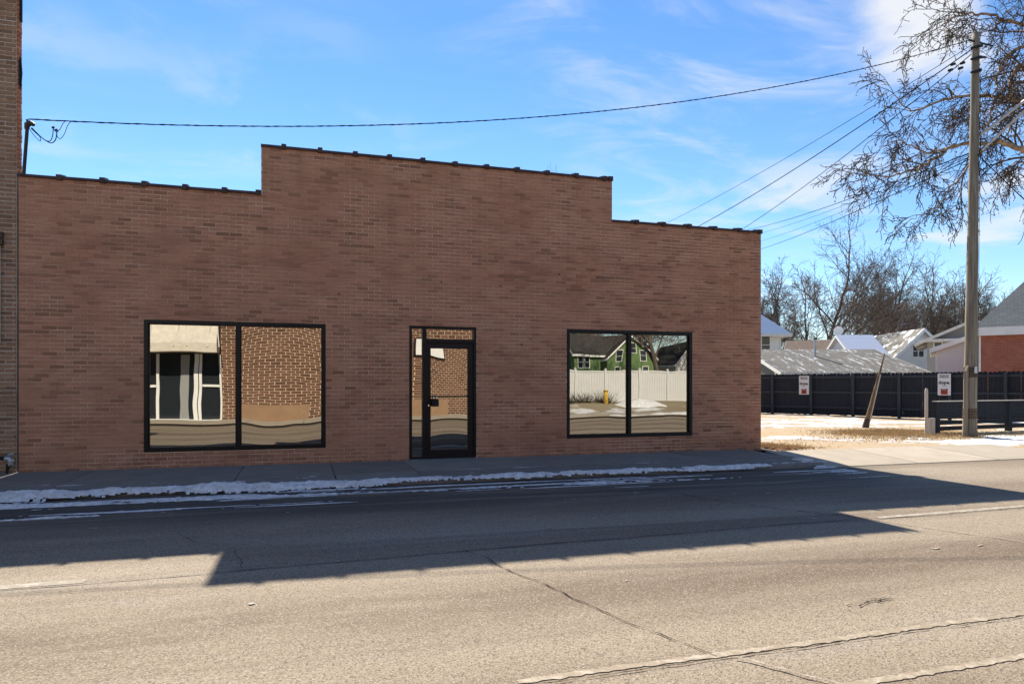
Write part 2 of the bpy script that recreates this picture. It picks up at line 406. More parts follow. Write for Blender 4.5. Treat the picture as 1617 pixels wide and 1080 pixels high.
M['ink'] = m_simple('black ink', (.012, .010, .010), .6, .1, 8, 0, 0)
M['red'] = m_simple('red ink', (.42, .045, .030), .6, .15, 30, 0, 0)

# ================================================================== SETTING
def grid(x0, x1, y0, y1, nx, ny, zf):
    xs = np.linspace(x0, x1, nx+1); ys = np.linspace(y0, y1, ny+1); X, Y = np.meshgrid(xs, ys); Z = zf(X, Y)
    v = np.stack([X.ravel(), Y.ravel(), Z.ravel()], 1).tolist(); a = nx+1
    f = [(j*a+i, j*a+i+1, (j+1)*a+i+1, (j+1)*a+i) for j in range(ny) for i in range(nx)]
    b = MB(); b.v = [tuple(p) for p in v]; b.f = f; b.a = [.5]*len(f); return b
ROAD_Z = -.10
def lot_z(X, Y):
    X = np.asarray(X, float); Y = np.asarray(Y, float)
    t = np.clip((Y+2.5)/2.2, 0, 1); t = t*t*(3-2*t)
    z = -.115+.115*t + .09*np.clip((Y-3)/8, 0, 1)
    return z + (.03*(fbm(X*.7, Y*.7, 3)-.5)+.016*(fbm(X*4, Y*4, 9)-.5))*np.clip((Y+1.6)/1.5, 0, 1)
b = MB(); b.face([(-700, -700, -.16), (700, -700, -.16), (700, 700, -.16), (-700, 700, -.16)])
struct(b.build('ground', M['ground']))
b = MB(); b.face([(-160, -15.0, ROAD_Z), (160, -15.0, ROAD_Z), (160, -2.42, ROAD_Z), (-160, -2.42, ROAD_Z)])
road = struct(b.build('road', M['asphalt']))
struct(grid(13.6, 60, -2.6, 45, 232, 238, lot_z).build('gravel_lot', M['lot'], smooth=True))
# driveway apron slabs (sunlit concrete crossing)
apron = struct(MB().face([(13.32, -2.52, -.135), (19.6, -2.52, -.135), (19.6, -.8, -.135), (13.32, -.8, -.135)]).build('driveway_apron', M['apron']))
for x0, x1 in ((13.30, 15.35), (15.37, 17.4), (17.42, 19.4)):
    b = MB(); n = 8
    for i in range(n):
        for side in (0,):
            ya = -2.50+i*1.75/n; yb = -2.50+(i+1)*1.75/n
            za = -.088+.115*(i/n)**.8; zb = -.088+.115*((i+1)/n)**.8
            fl0 = .0
            b.face([(x0, ya, za), (x1, ya, za), (x1, yb, zb), (x0, yb, zb)])
    b.face([(x0, -2.5, -.14), (x1, -2.5, -.14), (x1, -2.5, -.088), (x0, -2.5, -.088)])
    b.face([(x1, -.75, -.1), (x0, -.75, -.1), (x0, -.75, .027), (x1, -.75, .027)])
    b.build('slab', M['apron'], apron)
# near pavement: separate slabs with open joints
sw = struct(MB().box(-14, 13.30, -2.36, .3, -.16, -.03).build('pavement', M['crack']))
rs = random.Random(4)
xs_in = [-9.5, -7.4, -5.2, -3.1, -1.05, 1.06, 3.33, 4.75, 6.02, 8.0, 9.7, 11.5, 13.30]
for x0, x1 in zip(xs_in[:-1], xs_in[1:]):
    dz = rs.uniform(-.004, .004)
    MB().box(x0+.006, x1-.006, -1.62, .02, -.1, dz-.004*0).build('slab', M['concrete'], sw)
    MB().box(x0+.006+rs.uniform(-.0, .01), x1-.006, -2.14, -1.635, -.1, dz-.006).build('slab', M['concrete'], sw)
for i in range(9):
    x0 = -9.5+i*2.55; x1 = min(x0+2.544, 13.3)
    b = MB(); b.prism([(-2.40, -.15), (-2.15, -.15), (-2.15, -.008), (-2.36, -.012), (-2.395, -.05)], 'x', x0, x1)
    b.build('kerb_stone', M['kerb'], sw)
# opposite pavement
sw2 = struct(MB().box(-30, 60, -18.0, -15.0, -.16, -.02).build('opposite_pavement', M['crack']))
for i in range(20):
    x0 = -12+i*1.8; MB().box(x0+.006, x0+1.794, -17.99, -15.02, -.1, 0).build('slab', M['apron'], sw2)
# raised yard across the road (holds the white fence)
struct(grid(13.6, 75, -80, -18.0, 60, 60, lambda X, Y: -.13+.55*np.clip((-18.2-Y)/3.5, 0, 1)+.06*fbm(X*.5, Y*.5, 5)).build('opposite_yard', M['ground'], smooth=True))

# road paint, joints and cracks (each a thin sheet above the asphalt)
def ribbon(name, pts, wd, mat, z, jit=.0, seed=0, step=.12, parent=road, vary=.0):
    r = random.Random(seed); P = []
    for a, c in zip(pts[:-1], pts[1:]):
        a = Vector((*a, 0)); c = Vector((*c, 0)); n = max(1, int((c-a).length/step))
        P += [a.lerp(c, i/n) for i in range(n)]
    P.append(Vector((*pts[-1], 0))); b = MB(); pv = None; off = 0
    for i, p in enumerate(P):
        t = (P[min(i+1, len(P)-1)]-P[max(i-1, 0)]).normalized(); s = Vector((-t.y, t.x, 0)); off = off*.8+r.uniform(-jit, jit)
        ww = wd*(1+r.uniform(-vary, vary))/2
        q = (p+s*(off+ww)+Vector((0, 0, z)), p+s*(off-ww)+Vector((0, 0, z)))
        if pv: b.face([pv[1], q[1], q[0], pv[0]])
        pv = q
    return b.build(name, mat, parent)
Z1 = ROAD_Z+.004
ribbon('painted_line', [(10.38, -6.50), (13.5, -6.40)], .10, M['paint'], Z1, .002, 1, vary=.12)
ribbon('painted_line', [(-.9, -6.74), (2.72, -6.72)], .10, M['paint'], Z1, .002, 2, vary=.12)
ribbon('painted_line', [(22.6, -6.3), (25.7, -6.3)], .10, M['paint'], Z1, .002, 3, vary=.12)
ribbon('painted_line', [(5.3, -9.33), (14, -9.30)], .055, M['paint_worn'], Z1, .004, 4, .03, vary=.3)
ribbon('painted_line', [(5.9, -9.84), (14, -9.80)], .050, M['paint_worn'], Z1, .004, 5, .03, vary=.3)
ribbon('pavement_joint', [(-8, -6.86), (3.2, -6.80), (6.06, -6.62), (9.94, -6.50), (10.3, -6.55), (26, -6.46)], .013, M['seal'], Z1+.004, .006, 6, vary=.6)
ribbon('pavement_joint', [(4.8, -9.40), (16, -9.27)], .006, M['crack'], Z1+.004, .006, 7, .05, vary=.9)
ribbon('crack', [(5.66, -6.64), (5.77, -6.85), (5.85, -7.3), (5.98, -7.75), (6.10, -8.3), (6.28, -8.9), (6.44, -9.34)], .0065, M['crack'], Z1+.004, .014, 8, .06, vary=.8)
ribbon('crack', [(8.95, -3.8), (9.11, -4.25), (9.32, -4.9), (9.58, -5.5), (9.95, -6.1), (10.25, -6.5)], .012, M['crack'], Z1+.004, .014, 9, .07, vary=.7)
ribbon('crack', [(10.25, -6.56), (10.45, -7.2), (10.75, -7.9), (11.0, -8.6), (11.3, -9.2)], .012, M['paint'], Z1+.008, .012, 10, .07, vary=.6)
ribbon('crack', [(6.5, -9.40), (6.75, -9.75), (6.9, -10.1)], .012, M['paint'], Z1+.012, .012, 11, .06, vary=.6)
ribbon('crack', [(3.1, -5.1), (3.3, -5.5), (3.7, -5.9), (3.82, -6.7)], .004, M['crack'], Z1+.004, .018, 12, .06, vary=.8)
for k_, (u, v_) in enumerate((((7.74, -8.86), (8.16, -8.84)), ((7.80, -8.90), (8.12, -8.80)), ((7.90, -8.83), (8.02, -8.89)), ((7.96, -8.80), (8.10, -8.85)))):
    ribbon('crack', [u, ((u[0]+v_[0])/2, (u[1]+v_[1])/2+.02), v_], .006, M['crack'], Z1+.004+.001*k_, .010, 13+k_, .03, vary=.9)
for k_, (x_, y_, l_) in enumerate(((4.2, -4.4, 1.6), (7.2, -4.9, 2.4), (9.6, -3.9, 1.2), (2.2, -5.4, 1.1))):   # tar-sealed hairlines
    ribbon('crack', [(x_, y_), (x_+l_*.5, y_+.05), (x_+l_, y_-.04)], .007, M['seal'], Z1+.004, .012, 60+k_, .06, vary=.8)
rs = random.Random(21)
for i in range(26):                                        # chips of old paint scattered on the asphalt
    x = rs.uniform(1.5, 12); y = rs.uniform(-8.9, -3.6); l = rs.uniform(.03, .09)
    ribbon('paint_chip', [(x, y), (x+l, y+rs.uniform(-.02, .02))], rs.uniform(.015, .04), M['paint'], Z1+.003, .006, i, .03, vary=.5)

# ================================================================== BRICK SHOP
CO = .069; BL = .2125; J = .010
OPEN = [(1.775, 4.67, .265, 2.46), (6.155, 7.42, -.1, 2.47), (9.26, 12.07, .325, 2.485)]
W = 13.77; HL = -.02+68*.069; HM = -.02+80*.069; SX0, SX1 = 3.59, 10.24
shop = thing('brick_shop', 'low brown brick shop with stepped parapet, two big windows and glass door', 'building')
def cut(iv, a, b):
    r = []
    for p, q in iv:
        if b <= p or a >= q: r.append((p, q))
        else:
            if p < a: r.append((p, a))
            if b < q: r.append((b, q))
    return r
def lay(x0, x1, z0, z1, opens, fn, co=CO, bl=BL, shift=0., seed=1):
    r = random.Random(seed); k = 0; z = z0
    while z < z1-.01:
        h = min(co, z1-z)
        xs = x0 - (bl/2 if k % 2 else 0) + shift
        while xs < x1-.001:
            iv = [(max(xs, x0), min(xs+bl, x1))]
            for a, b_, c, d in opens:
                if z+h*.6 > c and z+h*.4 < d: iv = cut(iv, a, b_)
            for p, q in iv:
                if q-p > .03: fn(p, q, z, z+h, r)
            xs += bl
        z += co; k += 1
bricks = []
lay(0, W, -.02, HL, OPEN, lambda p, q, a, b_, r: bricks.append((p, q, a, b_, r.random(), r.gauss(0, .0013), r.gauss(0, .0012))))
k0 = HL
nl = 68
zz = -.02+nl*CO
lay(SX0, SX1, zz, HM, [], lambda p, q, a, b_, r: bricks.append((p, q, a, b_, r.random(), r.gauss(0, .0013), r.gauss(0, .0012))), shift=(-SX0 % BL)-BL, seed=5)
rr = random.Random(12)
def tonev(t):        # mostly mid tones, a tail of dark headers
    return t*.66+.28 if t > .16 else .06+t*1.2
bricks.sort(key=lambda q: q[0]+.15*abs(q[2]-1.4))
_bm = {}
def brick_mesh(wd, ht, tone, mat, dep=.07):
    key = (round(wd, 3), round(ht, 3), round(tone*11)/11, mat.name)
    if key not in _bm:
        b = MB(); b.cur = key[2]; e = .0025
        hw = wd/2; v = [(-hw+e, 0, e), (hw-e, 0, e), (hw-e, 0, ht-e), (-hw+e, 0, ht-e), (-hw, e, 0), (hw, e, 0), (hw, e, ht), (-hw, e, ht), (-hw, dep, 0), (hw, dep, 0), (hw, dep, ht), (-hw, dep, ht)]
        b.raw(v, [(0,1,2,3), (0,4,5,1), (1,5,6,2), (2,6,7,3), (3,7,4,0), (4,8,9,5), (5,9,10,6), (6,10,11,7), (7,11,8,4)])
        m = b.mesh('brick', rnd=True); m.materials.append(mat); _bm[key] = m
    return _bm[key]
def place_bricks(lst, mat, parent, yf, n_ind=300, J=J):
    rest = MB(); e = .0025
    for i, (p, q, a, c, t, dy, dz) in enumerate(lst):
        wd = round(q-p-J, 3); ht = round(c-a-J, 3)
        if ht < .012 or wd < .012: continue
        t = tonev(t)
        if i < n_ind:
            o = link('brick', brick_mesh(wd, ht, t, mat), None, parent, ((p+q)/2, yf+dy, a+J/2+dz))
        else:
            rest.cur = t; x0 = p+J/2; x1 = q-J/2; z0 = a+J/2+dz; z1 = z0+ht; y = yf+dy
            rest.raw([(x0+e, y, z0+e), (x1-e, y, z0+e), (x1-e, y, z1-e), (x0+e, y, z1-e), (x0, y+e, z0), (x1, y+e, z0), (x1, y+e, z1), (x0, y+e, z1),
                      (x0, y+.03, z0), (x1, y+.03, z0), (x1, y+.03, z1), (x0, y+.03, z1)],
                     [(0,1,2,3), (0,4,5,1), (1,5,6,2), (2,6,7,3), (3,7,4,0), (4,8,9,5), (5,9,10,6), (6,10,11,7), (7,11,8,4)])
    if rest.v: stuff(rest.build('brickwork', mat, parent, rnd=True))
place_bricks(bricks, M['brick'], shop, 0.)
# mortar core of the front wall, decomposed around the openings
b = MB(); YM0, YM1 = .007, .30
xs = sorted({0.002, W-.002, SX0+.004, SX1-.004, *[o[0] for o in OPEN], *[o[1] for o in OPEN]})
for x0, x1 in zip(xs[:-1], xs[1:]):
    top = HM if x0 >= SX0 and x1 <= SX1 else HL
    iv = [(-.15, top)]
    for a, c, d, e_ in OPEN:
        if x0 >= a-1e-6 and x1 <= c+1e-6: iv = cut(iv, d, e_)
    for p, q in iv: b.box(x0, x1, YM0, YM1, p, q)
b.build('front_wall', M['mortar'], shop)
b = MB(); b.box(0.002, .25, .301, 20, -.15, HL-.05); b.box(W-.25, W-.002, .301, 20, -.15, HL-.05); b.box(.251, W-.251, 19.75, 20, -.15, HL-.4)
b.build('rear_walls', M['brick_red'], shop)
MB().box(.251, W-.251, .301, 19.74, 4.05, 4.2).build('roof', M['roofing'], shop)
b = MB(); b.box(.251, W-.251, .301, 19.74, -.15, .0); b.box(.251, W-.251, 4.4, 4.5, 0, 4.04); b.build('interior', M['interior'], shop)
# side-wall gutter outlet peeping past the corner
MB().prism([(W, 3.35), (W+.10, 3.42), (W+.10, 3.47), (W, 3.50)], 'y', .5, .62).build('scupper', M['coping'], shop)
# clay coping tiles with raised bell joints
def coping_mesh(l):
    b = MB(); prof = [(-.035, -.012), (.335, -.012), (.335, .025), (.15, .062), (-.035, .030)]
    b.prism(prof, 'x', .0, l-.085)
    prof2 = [(-.055, -.028), (.355, -.028), (.355, .050), (.15, .100), (-.055, .058)]
    b.prism(prof2, 'x', l-.084, l-.004)
    m = b.mesh('coping_tile'); m.materials.append(M['coping']); return m
_cm = {}
def run_coping(x0, x1, z, first):
    x = x0; r = random.Random(int(x0*100)+1); l = first
    while x < x1-.02:
        ll = round(min(l, x1-x), 3)
        if ll not in _cm: _cm[ll] = coping_mesh(ll)
        o = link('coping_tile', _cm[ll], None, shop, (x, 0, z+r.uniform(-.003, .004))); o.rotation_euler = (0, r.uniform(-.005, .005), 0)
        x += l; l = .61
run_coping(0.0, SX0, HL, .61); run_coping(SX0, SX1, HM, .42); run_coping(SX1, W, HL, .58)
# small abandoned wall anchors and one pale patch
for x, z in ((8.35, 2.47), (8.32, 2.16), (8.5, 2.27), (6.75, 3.3), (7.9, 3.27), (11.9, 3.2), (5.1, 4.1), (10.4, 3.9), (12.4, 3.55), (4.9, 3.0), (9.1, 3.55)):
    MB().tube([(x, -.022, z), (x, .006, z)], [.012, .014], 6).build('wall_anchor', M['offwhite'] if z == 2.47 else M['black_metal'], shop)
b = MB(); [b.tube([(8.9+i*.05, .12, HM+.05), (8.9+i*.05+.03*math.sin(i*3), .12, HM+.20+.06*math.sin(i*2.1))], .003, 3) for i in range(5)]
b.build('roof_weed', M['straw'], shop)

# glazing
def pane_obj(name, x0, x1, z0, z1, y, amp, wob, seed, parent, nx=40, nz=48):
    xs = np.linspace(x0, x1, nx+1); zs = np.linspace(z0, z1, nz+1); X, Z = np.meshgrid(xs, zs)
    u = (X-(x0+x1)/2)/((x1-x0)/2); v = (Z-(z0+z1)/2)/((z1-z0)/2)
    Y = y+amp*(1-u**2)*(1-v**2)*(1+.0*u)+wob*(fbm(X*1.9+seed*3.3, Z*1.9+seed, seed, 2)-.5)
    a = nx+1; b = MB(); b.v = np.stack([X.ravel(), Y.ravel(), Z.ravel()], 1).tolist()
    b.f = [(j*a+i, j*a+i+1, (j+1)*a+i+1, (j+1)*a+i) for j in range(nz) for i in range(nx)]; b.a = [.5]*len(b.f)
    return b.build(name, M['glass'], parent, smooth=True)
def frame_boxes(b, x0, x1, z0, z1, wd, y0, y1):
    b.box(x0, x1, y0, y1, z1-wd, z1); b.box(x0, x1, y0, y1, z0, z0+wd)
    b.box(x0, x0+wd, y0+.001, y1-.001, z0+wd, z1-wd); b.box(x1-wd, x1, y0+.001, y1-.001, z0+wd, z1-wd)
def shop_window(x0, x1, z0, z1, mx, amps, seed):
    b = MB(); frame_boxes(b, x0, x1, z0, z1, .062, -.004, .16); b.box(mx-.035, mx+.035, -.002, .158, z0+.062, z1-.062)
    w_ = b.build('window', M['frame'], shop)
    pane_obj('pane', x0+.062, mx-.035, z0+.062, z1-.062, .06, amps[0], .0007, seed, w_)
    pane_obj('pane', mx+.035, x1-.062, z0+.062, z1-.062, .06, amps[1], .0007, seed+4, w_)
    b = MB()
    for a, c in ((x0+.062, mx-.035), (mx+.035, x1-.062)): frame_boxes(b, a, c, z0+.062, z1-.062, .014, .030, .059)
    b.build('glazing_bead', M['frame'], w_)
    return w_
shop_window(1.775, 4.67, .265, 2.46, 3.225, (.0010, .0034), 3)
shop_window(9.26, 12.07, .325, 2.485, 10.63, (-.0012, -.0010), 11)
b = MB(); dx0, dx1 = 6.155, 7.42
frame_boxes(b, dx0, dx1, .012, 2.47, .05, -.004, .16); b.box(6.40, 6.475, -.002, .158, .063, 2.42); b.box(6.476, 7.369, -.002, .158, 2.165, 2.235)
ent = b.build('entrance', M['frame'], shop)
pane_obj('pane', 6.205, 6.40, .062, 2.42, .06, .0002, .0004, 21, ent, 8, 40)
pane_obj('pane', 6.475, 7.37, 2.235, 2.42, .06, .0001, .0001, 23, ent, 20, 8)
b = MB(); lx0, lx1, lz0, lz1 = 6.482, 7.362, .03, 2.158
b.box(lx0, lx1, .02, .065, 2.06, lz1); b.box(lx0, lx1, .02, .065, lz0, .175); b.box(lx0, 6.555, .021, .064, .175, 2.06); b.box(7.262, lx1, .021, .064, .175, 2.06)
b.build('door_leaf', M['frame'], ent)
pane_obj('pane', 6.555, 7.262, .175, 2.06, .045, -.0028, .0004, 27, ent)
b = MB(); b.tube([(6.53, -.035, 1.165), (7.29, -.035, 1.165)], .013, 8); b.tube([(6.54, .02, 1.165), (6.54, -.035, 1.165)], .011, 6); b.tube([(7.28, .02, 1.165), (7.28, -.035, 1.165)], .011, 6)
b.build('push_bar', M['black_metal'], ent)
MB().tube([(6.515, .02, 1.0), (6.515, .008, 1.0)], .016, 10).build('lock_cylinder', M['chrome'], ent)
MB().prism([(-.16, .0), (.14, .0), (.14, .012), (-.12, .012)], 'x', 6.16, 7.41).build('threshold', M['steel'], ent)
lk = thing('lockbox', 'small black key lockbox hanging from the glass door bar', 'lockbox', (6.63, -.035, 1.165))
b = MB(); b.prism([(-.055, -.185), (.055, -.185), (.06, -.17), (.06, -.06), (.045, -.04), (-.045, -.04), (-.06, -.06), (-.06, -.17)], 'y', -.035, .022); b.build('case', M['black_metal'], lk)
b = MB(); b.tube([(-.028, -.006, -.045), (-.03, -.006, .0), (-.015, -.006, .024), (.015, -.006, .024), (.03, -.006, 0), (.028, -.006, -.045)], .006, 6); b.build('shackle', M['chrome'], lk)

# ================================================================== NEIGHBOUR FALSE FRONT
nb = thing('brick_false_front', 'tall old brown brick front wall at the left edge', 'building')
nbr = []
lay(-6, -.022, -.02, 8.6, [], lambda p, q, a, b_, r: nbr.append((p, q, a, b_, r.random(), r.gauss(0, .002), r.gauss(0, .0015))), shift=-.02, seed=9)
nbr.sort(key=lambda q: -q[0])
place_bricks(nbr, M['brick_old'], nb, -.012, 290, J=.014)
MB().box(-6, -.024, -.002, .10, -.15, 8.6).build('mortar_core', M['mortar_old'], nb)
# orange brick return on its right edge, above the shop roof
b = MB(); r = random.Random(2); z = HL+.06; k = 0
while z < 8.5:
    b.cur = r.random(); y0 = .004
    for p, q in (((.0, .062), (.070, .13)) if k % 2 else ((.0, .13),)):
        b.box(-.024, .004+r.gauss(0, .002), y0+p, y0+q, z+.005, z+CO-.006)
    z += CO; k += 1
b.build('edge_bricks', M['brick_orange'], nb, rnd=True)
MB().box(-6, -.030, .101, .30, -.15, 4.4).build('rear_wall', M['brick_old'], nb)
b = MB(); b.box(.0, .022, .0, .05, 6.1, 6.5); b.tube([(.02, .03, 6.05), (.035, .03, 6.3), (.02, .03, 6.55)], .012, 6); b.tube([(.03, .02, 7.1), (.03, .02, 8.4)], .02, 6); b.build('iron_strap', M['black_metal'], nb)
b = MB(); b.box(-.30, -.232, -.06, -.013, 2.02, 3.55); b.build('trim_board', M['cream'], nb)
b = MB(); b.box(-.30, -.19, -.075, -.012, 3.56, 3.76); b.tube([(-.24, -.09, 3.66), (-.24, -.012, 3.66)], .03, 8); b.build('bracket', M['rust'], nb)
wp = thing('wall_pipe', 'short silver pipe with elbow standing against the old brown wall', 'pipe', (-.09, -.12, 0))
b = MB(); b.tube([(-1.2, 0, .245), (-.02, 0, .245)], .024, 8); b.build('run', M['black_metal'], wp)
b = MB(); b.tube([(-.05, 0, .235), (0, 0, .245), (.03, 0, .20), (.03, 0, .13)], [.03, .042, .045, .036], 10); b.tube([(.0, -.03, .29), (.04, .02, .30)], .025, 8); b.build('elbow', M['steel'], wp)
b = MB(); b.tube([(-.02, 0, .15), (-.025, 0, -.02)], .018, 8); b.tube([(.03, 0, .14), (-.01, 0, .05), (-.01, 0, -.02)], .012, 6); b.build('riser', M['black_metal'], wp)

# ================================================================== SERVICE MAST AND WIRES
mast = thing('service_mast', 'black electric service mast with hooded top on the shop roof', 'mast', (-.02, .75, 4.2))
m0 = pt(38.5, 262, 11.4); m1 = pt(43, 202, 11.4)
def loc_(p, e): return Vector(p)-e.location
b = MB(); b.tube([loc_(m0, mast)-Vector((.03, 0, .5)), loc_(m0, mast), loc_(m1, mast)], .028, 8); b.build('pipe', M['black_metal'], mast)
b = MB(); h = loc_(pt(43, 200, 11.4), mast); b.tube([h+Vector((-.01, 0, -.05)), h+Vector((0, 0, .03)), h+Vector((.05, 0, .06)), h+Vector((.10, -.02, .03))], [.035, .05, .045, .03], 8)
b.tube([h+Vector((.0, 0, .06)), h+Vector((.0, 0, .115))], [.012, .022], 6); b.build('weatherhead', M['black_metal'], mast)
def px_tube(pxs, Z, r, e, sides=5):
    P = [loc_(pt(x, y, Z), e) for x, y in pxs]
    # Catmull-Rom
    Q = []
    for i in range(len(P)-1):
        p0 = P[max(i-1, 0)]; p1 = P[i]; p2 = P[i+1]; p3 = P[min(i+2, len(P)-1)]
        for k in range(5):
            t = k/5; Q.append(.5*((2*p1)+(p2-p0)*t+(2*p0-5*p1+4*p2-p3)*t*t+(3*p1-p0-3*p2+p3)*t**3))
    Q.append(P[-1]); return MB().tube(Q, r, sides)
px_tube([(49, 203), (62, 215), (75, 224), (82, 226), (88, 220), (90, 207)], 11.4, .008, mast).build('drip_loop', M['cable'], mast)
px_tube([(50, 202), (64, 216), (72, 222), (79, 223), (83, 215), (84, 203)], 11.4, .007, mast).build('drip_loop', M['cable'], mast)
px_tube([(46, 203), (52, 212), (60, 221), (64, 223), (63, 217), (60, 212)], 11.4, .005, mast).build('drip_loop', M['cable'], mast)
px_tube([(84, 203), (89, 209), (95, 204), (99, 196), (103, 192)], 11.4, .005, mast).build('drip_loop', M['cable'], mast)
px_tube([(89, 208), (91, 217), (96, 219), (102, 211), (107, 198), (112, 192.5)], 11.4, .005, mast).build('drip_loop', M['cable'], mast)
for x, y in ((84, 202), (89, 206)):
    p = loc_(pt(x, y, 11.4), mast); MB().tube([p-Vector((.02, 0, .0)), p+Vector((.02, 0, .01))], .018, 6).build('connector', M['black_metal'], mast)

POLE0 = Vector((21.30, 1.30, -.25)); POLE1 = pt(1541, 54, 18.3)
def pole_at(z): t = (z-POLE0.z)/(POLE1.z-POLE0.z); return POLE0.lerp(POLE1, t)
def wire(label, a, c, sag, r, n=40, name='overhead_wire', group=None, twist=False):
    P = []
    for i in range(n+1):
        t = i/n; p = a.lerp(c, t); p.z -= 4*sag*t*(1-t); P.append(p)
    if twist:
        b = MB(); ph = 0
        Q = [p+Vector((0, 0, .006*math.sin(i*2.2))) for i, p in enumerate(P)]; b.tube(Q, r, 5)
        Q = [p+Vector((0, .008*math.cos(i*2.2), -.008*math.sin(i*2.2))) for i, p in enumerate(P)]; b.tube(Q, r*.7, 4)
    else: b = MB().tube(P, r, 5)
    o = b.build(name, M['cable']); tag(o, label, 'wire', group); return o
wire('thick twisted cable sagging across the sky from roof mast to pole', pt(45, 188.5, 11.4), pt(1537, 62, 18.25), .88, .009, 160, twist=True)
wire('topmost of three wires slanting from pole down behind the shop roof', pt(1537, 70, 18.3), pt(930, 405, 52), .55, .009)
wire('middle, thickest of three wires slanting from pole behind the shop roof', pt(1538, 76, 18.25), pt(960, 420, 52), .75, .016)
wire('lowest of three wires slanting from pole down behind the shop roof', pt(1539, 82, 18.25), pt(1050, 425, 52), .75, .013)
for i, (y, lab) in enumerate(((345, 'uppermost of four thin wires low behind the sycamore'), (354, 'second of four thin wires low behind the sycamore'), (366, 'third of four thin wires low behind the sycamore'), (378, 'lowest of four thin wires low behind the sycamore'))):
    wire(lab, pt(1541, 238+i*3, 18.3), pt(1180, y+18+i*1.2, 60), .25, .008+.006*(i in (0, 3)), group='thin wires low behind the sycamore')
wire('short dark wire running off right from the middle of the pole', pt(1543, 243, 18.2), pt(1800, 470, 12), .1, .012)
# ------------------------------------------------------------------ utility pole
up = thing('utility_pole', 'tall weathered wooden utility pole standing on the snowy verge', 'utility pole', POLE0)
b = MB(); n = 26; P = []; Rr = []
for i in range(n+1):
    t = i/n; P.append((POLE1-POLE0)*t); Rr.append((.172*(1-t)+.092*t)*(1+.03*math.sin(i*1.7)) * (1.08 if i == 0 else 1))
b.tube(P, Rr, 14); b.build('shaft', M['pole'], up, smooth=True)
def rel(z): return pole_at(z)-POLE0
for z in (.62, 1.72):
    p = rel(z); b = MB(); 
    for k in range(7): b.tube([p+Vector((0, 0, -.13+k*.04)), p+Vector((0, 0, -.105+k*.04))], .174+.006*math.sin(k*2.), 14)
    b.build('iron_band', M['rust'], up)
b = MB(); b.hull8([(-.245, -.09, .0), (-.185, -.10, .0), (-.185, -.02, .0), (-.245, -.02, .0), (-.215, -.09, 2.0), (-.150, -.10, 2.16), (-.150, -.02, 2.16), (-.215, -.02, 2.0)]); b.build('ground_wire_guard', M['pole'], up)
b = MB(); q = rel(10.2)
for i, (dz, dx) in enumerate(((.20, .3), (-.1, .42), (-.45, .2))):
    b.tube([q+Vector((-.28, -.1, dz-.08)), q+Vector((.0, -.14, dz)), q+Vector((dx, .05, dz+.14))], [.03, .045, .03], 6)
b.build('insulator', M['black_metal'], up)
b = MB(); b.tube([q+Vector((-.3, -.05, .35)), q+Vector((.75, .1, .42))], .025, 6); b.tube([q+Vector((0, 0, .5)), q+Vector((0, 0, .62))], .05, 8); b.build('top_bracket', M['black_metal'], up)
for i, (x, y) in enumerate(((1502, 103), (1498, 112), (1514, 109), (1517, 101))):
    p = pt(x, y, 18.25)-POLE0; MB().tube([p, p+Vector((.13, 0, .05))], .035, 6).build('splice', M['black_metal'], up)
b = MB(); b.tube([pt(1549, 213, 18.1)-POLE0, pt(1617, 160, 17.2)-POLE0, pt(1720, 95, 16)-POLE0], .038, 8); b.tube([pt(1551, 237, 18.1)-POLE0, pt(1617, 176, 17.2)-POLE0, pt(1720, 95, 16)-POLE0], .034, 8); b.build('lamp_arm', M['steel'], up)
b = MB(); p = pt(1730, 92, 15.9)-POLE0; b.hull8([p+Vector(v) for v in ((-.2, -.14, -.06), (.5, -.17, -.08), (.5, .17, -.08), (-.2, .14, -.06), (-.2, -.08, .05), (.45, -.1, .09), (.45, .1, .09), (-.2, .08, .05))]); b.build('lamp_head', M['steel'], up)
MB().box(-.05, .05, -.185, -.168, 1.95, 2.12).build('tag_plate', M['steel'], up)
b = MB(); b.tube([Vector((.12, -.125, .0)), Vector((.12, -.125, 1.2)), rel(3.0)+Vector((.11, -.115, 0)), rel(6)+Vector((.10, -.10, 0)), rel(9.8)+Vector((.08, -.085, 0))], .006, 4); b.build('ground_wire', M['cable'], up)
b = MB(); b.tube([rel(6.9)+Vector((.02, -.16, 0)), rel(7.3)+Vector((-.05, -.16, 0)), rel(7.8)+Vector((.05, -.15, .0)), rel(8.6)+Vector((-.03, -.14, 0))], .009, 5); b.build('riser_cable', M['cable'], up)

# ================================================================== LOT: fences, signs, stakes
FA = Vector((24.724, 14.133, 0)); FD = Vector((.43396, -.90093, 0)); FN = Vector((-.90093, -.43396, 0))   # FN points to the camera side
fen = thing('board_fence', 'tall black board fence with posts and rails behind the gravel lot', 'fence', FA, math.atan2(FD.y, FD.x))
